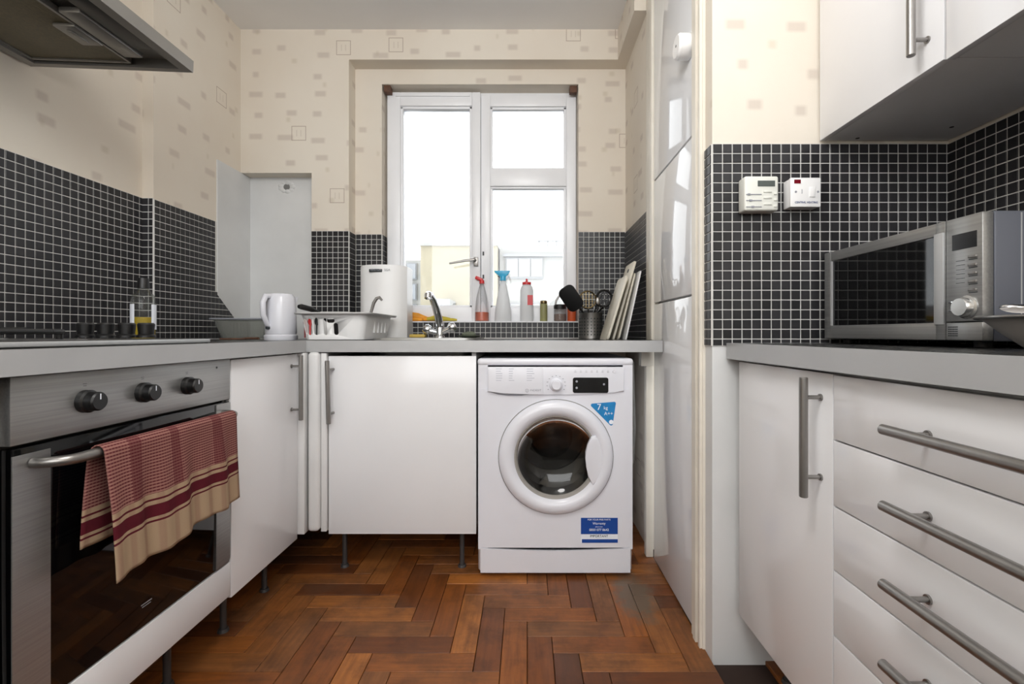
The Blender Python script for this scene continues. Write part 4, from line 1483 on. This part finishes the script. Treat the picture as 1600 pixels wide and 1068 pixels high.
for px, mt_, nm, lb_ in ((476.5, 'redcloth', 'fork', 'thin red-handled fork in the dish rack slots'), (484.5, 'red', 'spoon', 'bright red spoon head up in the dish rack slots'), (494.5, 'darkprint', 'table_knife', 'dark green-black knife in the dish rack beside red cutlery')):
    q = W(px, 523, 1.945)
    m_ = MB().tube([(q.x, 1.945, TOP + .010), (q.x, 1.947, TOP + .06), (q.x, 1.95, TOP + .095)], [.003, .004, .005], 8)
    m_.sphere((q.x, 1.948, TOP + .078), .016, .62, .25, 1.1, 12, 8)
    solo(nm, m_, M[mt_], lb_, {'fork': 'fork', 'spoon': 'spoon', 'table_knife': 'knife'}[nm], (q.x, 1.945, TOP + .010))

# ------------------------------------------------------------------ water heater
t = thing('water_filter', 'white rounded water heater with dark lettering standing beneath the window, beside the tap', 'heater', (-.722, 2.37, TOP))
t.name = 'water_heater'
hx0, hx1 = (557.5 - CX) * 2.322 / F, (632 - CX) * 2.322 / F
pr = []
for k in range(13):
    a = PI * k / 12
    pr.append((hx0 + (hx1 - hx0) * k / 12, 2.375 - .055 * math.sin(a) ** .55))
pr += [(hx1, 2.485), (hx0, 2.485)]
zt = EYE + (CY - 413) * 2.322 / F
finish('case', MB().prism(pr, TOP, zt, bev=.008, seg=3), M['whitep'], t)
q = W(591.5, 422, 2.319)
finish('badge', MB().box(W(576.5, 0, 2.319).x, W(597, 0, 2.319).x, 2.3175, 2.324, q.z - .009, q.z + .006, .002), M['darkprint'], t)
q = W(587, 421.3, 2.3168)
text('lettering', 'ARISTON', .014, M['greyprint'], t, T(q.x, q.y, q.z) @ FACE_CAM, sx=.95)
q = W(605, 421.5, 2.318)
text('lettering', 'SGA', .016, M['greyprint'], t, T(q.x, q.y, q.z) @ FACE_CAM, sx=1.0)

# ------------------------------------------------------------------ kettle, glass dish, oil
kp = Vector(((439 - CX) * 2.02 / F, 2.02, TOP))
t = thing('kettle', 'white plastic jug kettle standing in the worktop corner beside the dish rack', 'kettle', kp)
finish('base', MB().lathe([(0, 0), (.064, 0), (.066, .006), (.066, .018), (.060, .024), (0, .024)], 36), M['white'], t, local=True)
finish('jug', MB().lathe([(0, .025), (.060, .025), (.062, .03), (.062, .06), (.060, .13), (.056, .182), (.052, .190), (0, .192)], 40), M['white'], t, local=True)
finish('lid', MB().lathe([(.050, .190), (.046, .197), (.02, .201), (0, .201)], 36), M['white'], t, local=True)
finish('spout', MB().prism([(.045, .19), (.045, .13), (.060, .14), (.078, .185), (.076, .19)], -.018, .018, Matrix.Rotation(math.radians(70), 4, 'Z') @ Matrix.Rotation(PI / 2, 4, 'X'), bev=.003), M['white'], t, local=True)
finish('handle', MB().tube([(-.020, -.046, .186), (-.026, -.072, .184), (-.030, -.086, .158), (-.029, -.085, .105), (-.024, -.066, .066), (-.020, -.052, .060)], [.011, .0115, .0115, .011, .010, .009], 14), M['white'], t, local=True)
finish('switch', MB().box(-.030, -.014, -.068, -.056, .046, .056, .002), M['darkprint'], t, local=True)
t = thing('glass_dish', 'clear glass oven dish with a grey rim, in the corner beside the kettle', 'dish', (-1.30, 2.20, TOP))
m_ = MB()
lv = []
for ins, z in ((.030, .002), (.008, .085), (-.004, .090), (-.004, .093), (.010, .091), (.034, .006)):
    lv.append([m_.bm.verts.new((x, y, z)) for x, y in rrect(-.135 + ins, .145 - ins, -.10 + ins, .10 - ins, .035, 5)])
for a, b_ in zip(lv, lv[1:]):
    for i in range(len(a)):
        j = (i + 1) % len(a)
        m_.bm.faces.new((a[i], a[j], b_[j], b_[i]))
m_.bm.faces.new(lv[0])
m_.bm.faces.new(lv[-1])
finish('dish', m_, thin_glass('greyish_glass', (238, 240, 238), .5, .3, (196, 196, 190)), t, local=True)
finish('rim', MB().tube([(x, y, .094) for x, y in rrect(-.140, .150, -.105, .105, .038, 5)] + [(.150, .067, .094)], .0035, 8), M['greyprint'], t, local=True)
solo('wooden_spatula', MB().box(-1.33, -1.22, 2.02, 2.045, TOP + .0005, TOP + .008, .003).tube([(-1.23, 2.032, TOP + .006), (-1.17, 2.005, TOP + .007), (-1.145, 1.995, TOP + .007)], .005, 8),
     M['wood'], 'flat brown wooden spatula lying in front of the glass dish', 'spatula', (-1.2, 2.03, TOP))
op = Vector(((224 - CX) * 1.46 / F, 1.46, TOP))
t = thing('oil_bottle', 'clear plastic bottle half full of yellow oil behind the hob knobs', 'bottle', op)
finish('bottle', MB().lathe([(0, 0), (.030, 0), (.032, .004), (.032, .125), (.029, .143), (.016, .164), (.012, .170), (.012, .180)], 32), thin_glass('clear_bottle', (244, 246, 244), .5, .03), t, local=True)
finish('oil', MB().lathe([(0, .003), (.0297, .003), (.0300, .078), (0, .078)], 32), M['oil'], t, local=True)
finish('cap', MB().lathe([(0, .200), (.014, .200), (.0155, .176), (.016, .168), (.012, .168), (0, .19)], 24), M['black'], t, local=True)
for a0, a1 in ((-140, -92), (-14, 34)):
    m_ = MB()
    for k in range(6):
        a, b_ = math.radians(a0 + (a1 - a0) * k / 6), math.radians(a0 + (a1 - a0) * (k + 1) / 6)
        m_.bm.faces.new([m_.bm.verts.new((.0326 * math.cos(x), .0326 * math.sin(x), z)) for x, z in ((a, .040), (b_, .040), (b_, .118), (a, .118))])
    bmesh.ops.remove_doubles(m_.bm, verts=m_.bm.verts[:], dist=1e-5)
    finish('paper_sticker', m_, M['whiteprint'], t, local=True)

# ------------------------------------------------------------------ things on the window sill
YS = 2.548
ZS = WZ0 + .0045


def sx(p):
    return (p - CX) * YS / F


t = thing('spray_bottle', 'clear bottle with red cap and orange liquid on the window sill', 'bottle', (sx(753), YS, ZS))
finish('bottle', MB().lathe([(0, 0), (.036, 0), (.039, .004), (.038, .06), (.030, .13), (.016, .185), (.011, .200), (.011, .212)], 32), M['clear'], t, local=True)
finish('liquid', MB().lathe([(0, .003), (.0365, .003), (.0365, .050), (0, .050)], 32), M['orange'], t, local=True)
finish('cap', MB().cyl((0, 0, .206), (0, 0, .224), .014, .012, 20).box(-.030, .014, -.008, .008, -.009, .009, .004, M=T(-.008, 0, .229) @ Matrix.Rotation(math.radians(24), 4, 'Y')), M['red'], t, local=True)
t = thing('spray_bottle', 'milky spray bottle with a sky-blue trigger head on the window sill', 'bottle', (sx(786), YS, ZS))
finish('bottle', MB().lathe([(0, 0), (.043, 0), (.046, .005), (.044, .05), (.034, .12), (.026, .16), (.018, .20), (.013, .22), (.013, .228)], 32, Matrix.Diagonal((1, .62, 1, 1))), M['milky'], t, local=True)
finish('trigger_head', MB().cyl((0, 0, .222), (0, 0, .245), .017, .016, 20).prism([(-.046, .276), (-.046, .268), (-.016, .243), (.016, .243), (.034, .262), (.038, .276)], -.011, .011, Matrix.Rotation(PI / 2, 4, 'X'), bev=.003), M['cyan'], t, local=True)
finish('trigger', MB().tube([(.020, 0, .262), (.036, 0, .24), (.040, 0, .222)], [.004, .004, .003], 8), M['whitep'], t, local=True)
t = thing('cleaner_bottle', 'white bottle with red cap and red side label on the window sill', 'bottle', (sx(823), YS, ZS))
finish('bottle', MB().lathe([(0, 0), (.034, 0), (.036, .004), (.036, .165), (.030, .188), (.022, .198), (.022, .204)], 32, Matrix.Diagonal((1, .8, 1, 1))), M['milky'], t, local=True)
finish('cap', MB().lathe([(.024, .200), (.024, .213), (.010, .217), (.006, .220), (.005, .232), (0, .232)], 24), M['red'], t, local=True)
finish('side_label', MB().prism([(.004, .088), (.033, .088), (.033, .142), (.004, .142)], .0262, .0285, FACE_CAM), M['red'], t, local=True)
t = thing('herb_jar', 'small slim jar of olive-green herbs on the window sill', 'jar', (sx(849.5), YS, ZS))
finish('jar', MB().lathe([(0, 0), (.019, 0), (.020, .003), (.020, .092), (.018, .096), (0, .096)], 24), M['olive'], t, local=True)
finish('lid', MB().lathe([(.0185, .096), (.0195, .098), (.0195, .110), (.017, .113), (0, .113)], 24), M['amber'], t, local=True)
t = thing('coffee_jar', 'glass jar with brown powder, black lid and grey carrying loop on the sill', 'jar', (sx(875), YS, ZS))
finish('jar', MB().lathe([(0, 0), (.031, 0), (.034, .004), (.034, .062), (.031, .070)], 28), M['clear'], t, local=True)
finish('powder', MB().lathe([(0, .002), (.032, .002), (.032, .040), (0, .043)], 28), M['brown'], t, local=True)
finish('lid', MB().lathe([(.032, .068), (.034, .070), (.034, .088), (.031, .092), (0, .092)], 28), M['black'], t, local=True)
finish('carrying_loop', MB().tube([(-.026, 0, .090), (-.020, 0, .115), (-.004, 0, .140), (.016, 0, .152), (.034, 0, .148)], .0055, 10), M['handle'], t, local=True)
t = thing('spice_tub', 'small orange spice tub on the window sill behind the utensil pot', 'tub', (sx(893), YS - .004, ZS))
finish('tub', MB().lathe([(0, 0), (.022, 0), (.023, .003), (.023, .085), (.021, .09), (0, .09)], 24), M['spice'], t, local=True)
finish('lid', MB().lathe([(.022, .09), (.0235, .092), (.0235, .115), (.02, .118), (0, .118)], 24), M['red'], t, local=True)
t = thing('glass_tumbler', 'small clear glass on the window sill between jar and utensil pot', 'glass', (sx(905) - .018 + .02, YS - .006, ZS))
finish('tumbler', MB().lathe([(0, 0), (.020, 0), (.024, .07), (.0225, .07), (.019, .004), (0, .004)], 24), M['clear'], t, local=True)

# orange rubber gloves
m_ = MB()
gx = sx(633)


def blob(pts_, rs_):
    m_.tube(pts_, rs_, 12)


blob([(gx - .005, 2.552, ZS + .018), (gx + .03, 2.55, ZS + .030), (gx + .07, 2.548, ZS + .026), (gx + .10, 2.548, ZS + .018), (gx + .125, 2.55, ZS + .014)], [.012, .022, .020, .015, .010])
for k, (dy, dz) in enumerate(((-.020, .0), (-.008, .004), (.006, .004), (.018, .0))):
    blob([(gx + .105, 2.548 + dy * .5, ZS + .012 + dz), (gx + .15, 2.546 + dy, ZS + .012 + dz), (gx + .19 + .01 * k, 2.546 + dy * 1.2, ZS + .009)], [.009, .009, .006])
blob([(gx + .02, 2.535, ZS + .012), (gx + .06, 2.525, ZS + .010), (gx + .10, 2.522, ZS + .009)], [.010, .010, .007])
solo('rubber_glove', m_, M['yellow'], 'orange rubber glove lying on the window sill behind the tap', 'glove', (gx + .08, 2.55, ZS), smooth=80)
m_ = MB()
m_.tube([(gx + .125, 2.525, ZS + .012), (gx + .165, 2.522, ZS + .018), (gx + .205, 2.522, ZS + .015), (gx + .25, 2.524, ZS + .011)], [.008, .014, .014, .008], 12)
m_.tube([(gx + .235, 2.530, ZS + .010), (gx + .262, 2.534, ZS + .010), (gx + .285, 2.536, ZS + .008)], [.007, .008, .005], 10)
solo('cleaning_cloth', m_, mk('yellow_cloth', (196, 178, 66), .9, var=.15, scale=30, bump=.4, bscale=200), 'rolled yellow cleaning cloth on the window sill beside the rubber glove', 'cloth', (gx + .2, 2.525, ZS), smooth=80)

# ------------------------------------------------------------------ utensil pot and utensils
up = Vector(((923 - CX) * 2.30 / F, 2.30, TOP))
t = thing('utensil_pot', 'perforated steel utensil pot on the worktop beside the chopping boards', 'pot', up)
finish('pot', MB().lathe([(0, 0), (.054, 0), (.057, .003), (.057, .126), (.0585, .129), (.055, .125), (.054, .004), (0, .004)], 44), M['handle'], t, local=True)
m_ = MB()
for r in range(6):
    for k in range(22):
        a = 2 * PI * k / 22 + .05
        Mx = Matrix.Rotation(a, 4, 'Z') @ T(.0572, 0, .022 + .0155 * r) @ Matrix.Rotation(PI / 2, 4, 'Y')
        m_.lathe([(.0036, -.0006), (.0036, .0008), (0, .0008)], 8, Mx)
o = finish('perforation', m_, M['darkprint'], t, local=True)
o['kind'] = 'stuff'


def utensil(name, label, cat, path, rs, mat, extra):
    base = up + Vector(path[0])
    m_ = MB().tube([Vector(p) - Vector(path[0]) for p in path], rs, 10)
    tt = thing(name, label, cat, base)
    finish('handle', m_, mat, tt, local=True)
    hm, hmat, hn = extra(Vector(path[-1]) - Vector(path[0]))
    finish(hn, hm, hmat, tt, local=True)
    return tt


def at(px, py, d):
    return W(px, py, d) - up


def ex_spatula(p):
    c_ = at(892.5, 466, 2.17) - Vector((.012, -.012, .012))
    R_ = Matrix.Rotation(math.radians(-34), 4, 'Y')
    return MB().prism(rrect(-.040, .040, -.060, .062, .026, 6), -.003, .003, T(*c_) @ R_ @ Matrix.Rotation(math.radians(-14), 4, 'Z') @ FACE_CAM, bev=.0015), mk('matt_black_nylon', (10, 10, 10), .6, spec=.2), 'blade'


utensil('fish_slice', 'broad black spatula leaning out of the utensil pot towards the window', 'spatula', [(.012, -.012, .012), (-.030, -.014, .118), (-.055, -.022, .150), tuple(at(899, 477, 2.17))], [.005, .005, .006, .008], M['black'], ex_spatula)


def ex_skim(p):
    c_ = at(918, 468, 2.20) - Vector((.002, .014, .012))
    m_ = MB().lathe([(.036, 0), (.040, .003), (.043, 0), (.040, -.003)], 32, T(*c_) @ FACE_CAM, close=True)
    for k in range(4):
        o_ = -.022 + .0147 * k
        hl = math.sqrt(max(0, .037 ** 2 - o_ ** 2))
        m_.cyl(c_ + Vector((o_, 0, -hl)), c_ + Vector((o_, 0, hl)), .0011, seg=6).cyl(c_ + Vector((-hl, 0, o_)), c_ + Vector((hl, 0, o_)), .0011, seg=6)
    return m_, M['amber'], 'strainer'


utensil('skimmer', 'round steel skimmer with a wire mesh, upright in the utensil pot', 'skimmer', [(.002, .014, .012), (-.006, .010, .11), tuple(at(919, 481, 2.20))], [.004, .004, .004], M['handle'], ex_skim)


def ex_slot(p):
    c_ = at(950, 466, 2.22) - Vector((.010, .02, .012))
    m_ = MB().lathe([(.030, 0), (.036, .004), (.041, 0), (.036, -.004)], 28, T(*c_) @ Matrix.Rotation(math.radians(25), 4, 'Y') @ FACE_CAM @ Matrix.Diagonal((1, 1.1, 1, 1)), close=True)
    R_ = T(*c_) @ Matrix.Rotation(math.radians(25), 4, 'Y')
    for k in range(4):
        x = -.021 + .014 * k
        hl = .030 * math.sqrt(1 - (x / .034) ** 2) * 1.1
        m_.box(x - .003, x + .003, -.002, .002, -hl, hl, M=R_)
    return m_, M['black'], 'slotted_head'


utensil('slotted_spoon', 'black slotted spoon leaning out of the utensil pot over the chopping boards', 'spoon', [(-.010, .02, .012), (.020, .012, .115), tuple(at(944, 477, 2.22))], [.004, .005, .005], M['black'], ex_slot)


def ex_whisk(p):
    return MB().sphere(tuple(p), .011, .9, .5, 1.6), M['handle'], 'handle_end'


utensil('table_spoon', 'short steel spoon handle sticking out of the utensil pot between the black spoons', 'spoon', [(-.015, -.020, .012), (.008, -.018, .115), tuple(at(934, 470, 2.18))], [.004, .0045, .005], M['chrome'], ex_whisk)
utensil('masher', 'thin steel handle with a round end, behind the skimmer in the pot', 'masher', [(.02, .02, .012), (.03, .018, .11), tuple(at(938, 458, 2.23))], [.003, .0035, .004], M['handle'], ex_whisk)

# ------------------------------------------------------------------ chopping boards leaning on the side wall


def board(name, label, bx, tx_, L, y0, y1, th, mat, hole=False, r=.02):
    """leaning board: foot at x=bx, its back touches the tiles at the top"""
    ang = math.atan2(tx_ - bx, math.sqrt(max(1e-6, L * L - (tx_ - bx) ** 2)))
    R_ = Matrix.Rotation(ang, 4, 'Y')
    tt = thing(name, label, 'chopping board', (bx, (y0 + y1) / 2, TOP), 0, 'chopping boards by the side wall')
    hw = (y1 - y0) / 2
    toYZ = Matrix(((0, 0, 1, 0), (1, 0, 0, 0), (0, 1, 0, 0), (0, 0, 0, 1)))
    m_ = MB().prism(rrect(-hw, hw, 0, L, r, 4), 0, th, R_ @ T(0, 0, th * math.sin(ang) * 0) @ toYZ, bev=.0015)
    o_ = finish('board', m_, mat, tt, local=True)
    if hole:
        finish('hanging_hole', MB().prism(rrect(-.020, .012, L - .045, L - .028, .008, 4), -.0008, .001, R_ @ toYZ), M['darkprint'], tt, local=True)
    return tt


board('chopping_board', 'short ivory chopping board nearest the utensil pot, leaning on taller boards', .345, .432, .295, 2.02, 2.22, .010, M['board'])
board('chopping_board', 'tall ivory chopping board with a dark hanging hole near its top', .378, .478, .365, 2.07, 2.25, .010, M['board'], True, .012)
board('chopping_board', 'middle ivory chopping board just behind the one with the hanging hole', .405, .480, .31, 2.08, 2.26, .008, M['board'])
board('chopping_board', 'thin pale grey chopping board standing closest to the dark tiles', .437, .504, .315, 2.075, 2.22, .007, M['whitep'], False, .006)

# ceiling lamp of the room, behind the viewer
t = thing('pendant_lamp', 'white pendant lamp holder hanging from the ceiling above the viewer', 'lamp', (-.12, .40, H))
finish('ceiling_rose', MB().cyl((-.12, .40, H - .03), (-.12, .40, H), .045, seg=24), M['whitep'], t)
finish('cord', MB().cyl((-.12, .40, 2.32), (-.12, .40, H - .025), .004, seg=10), M['whitep'], t)
finish('holder', MB().cyl((-.12, .40, 2.26), (-.12, .40, 2.325), .018, seg=18), M['whitep'], t)
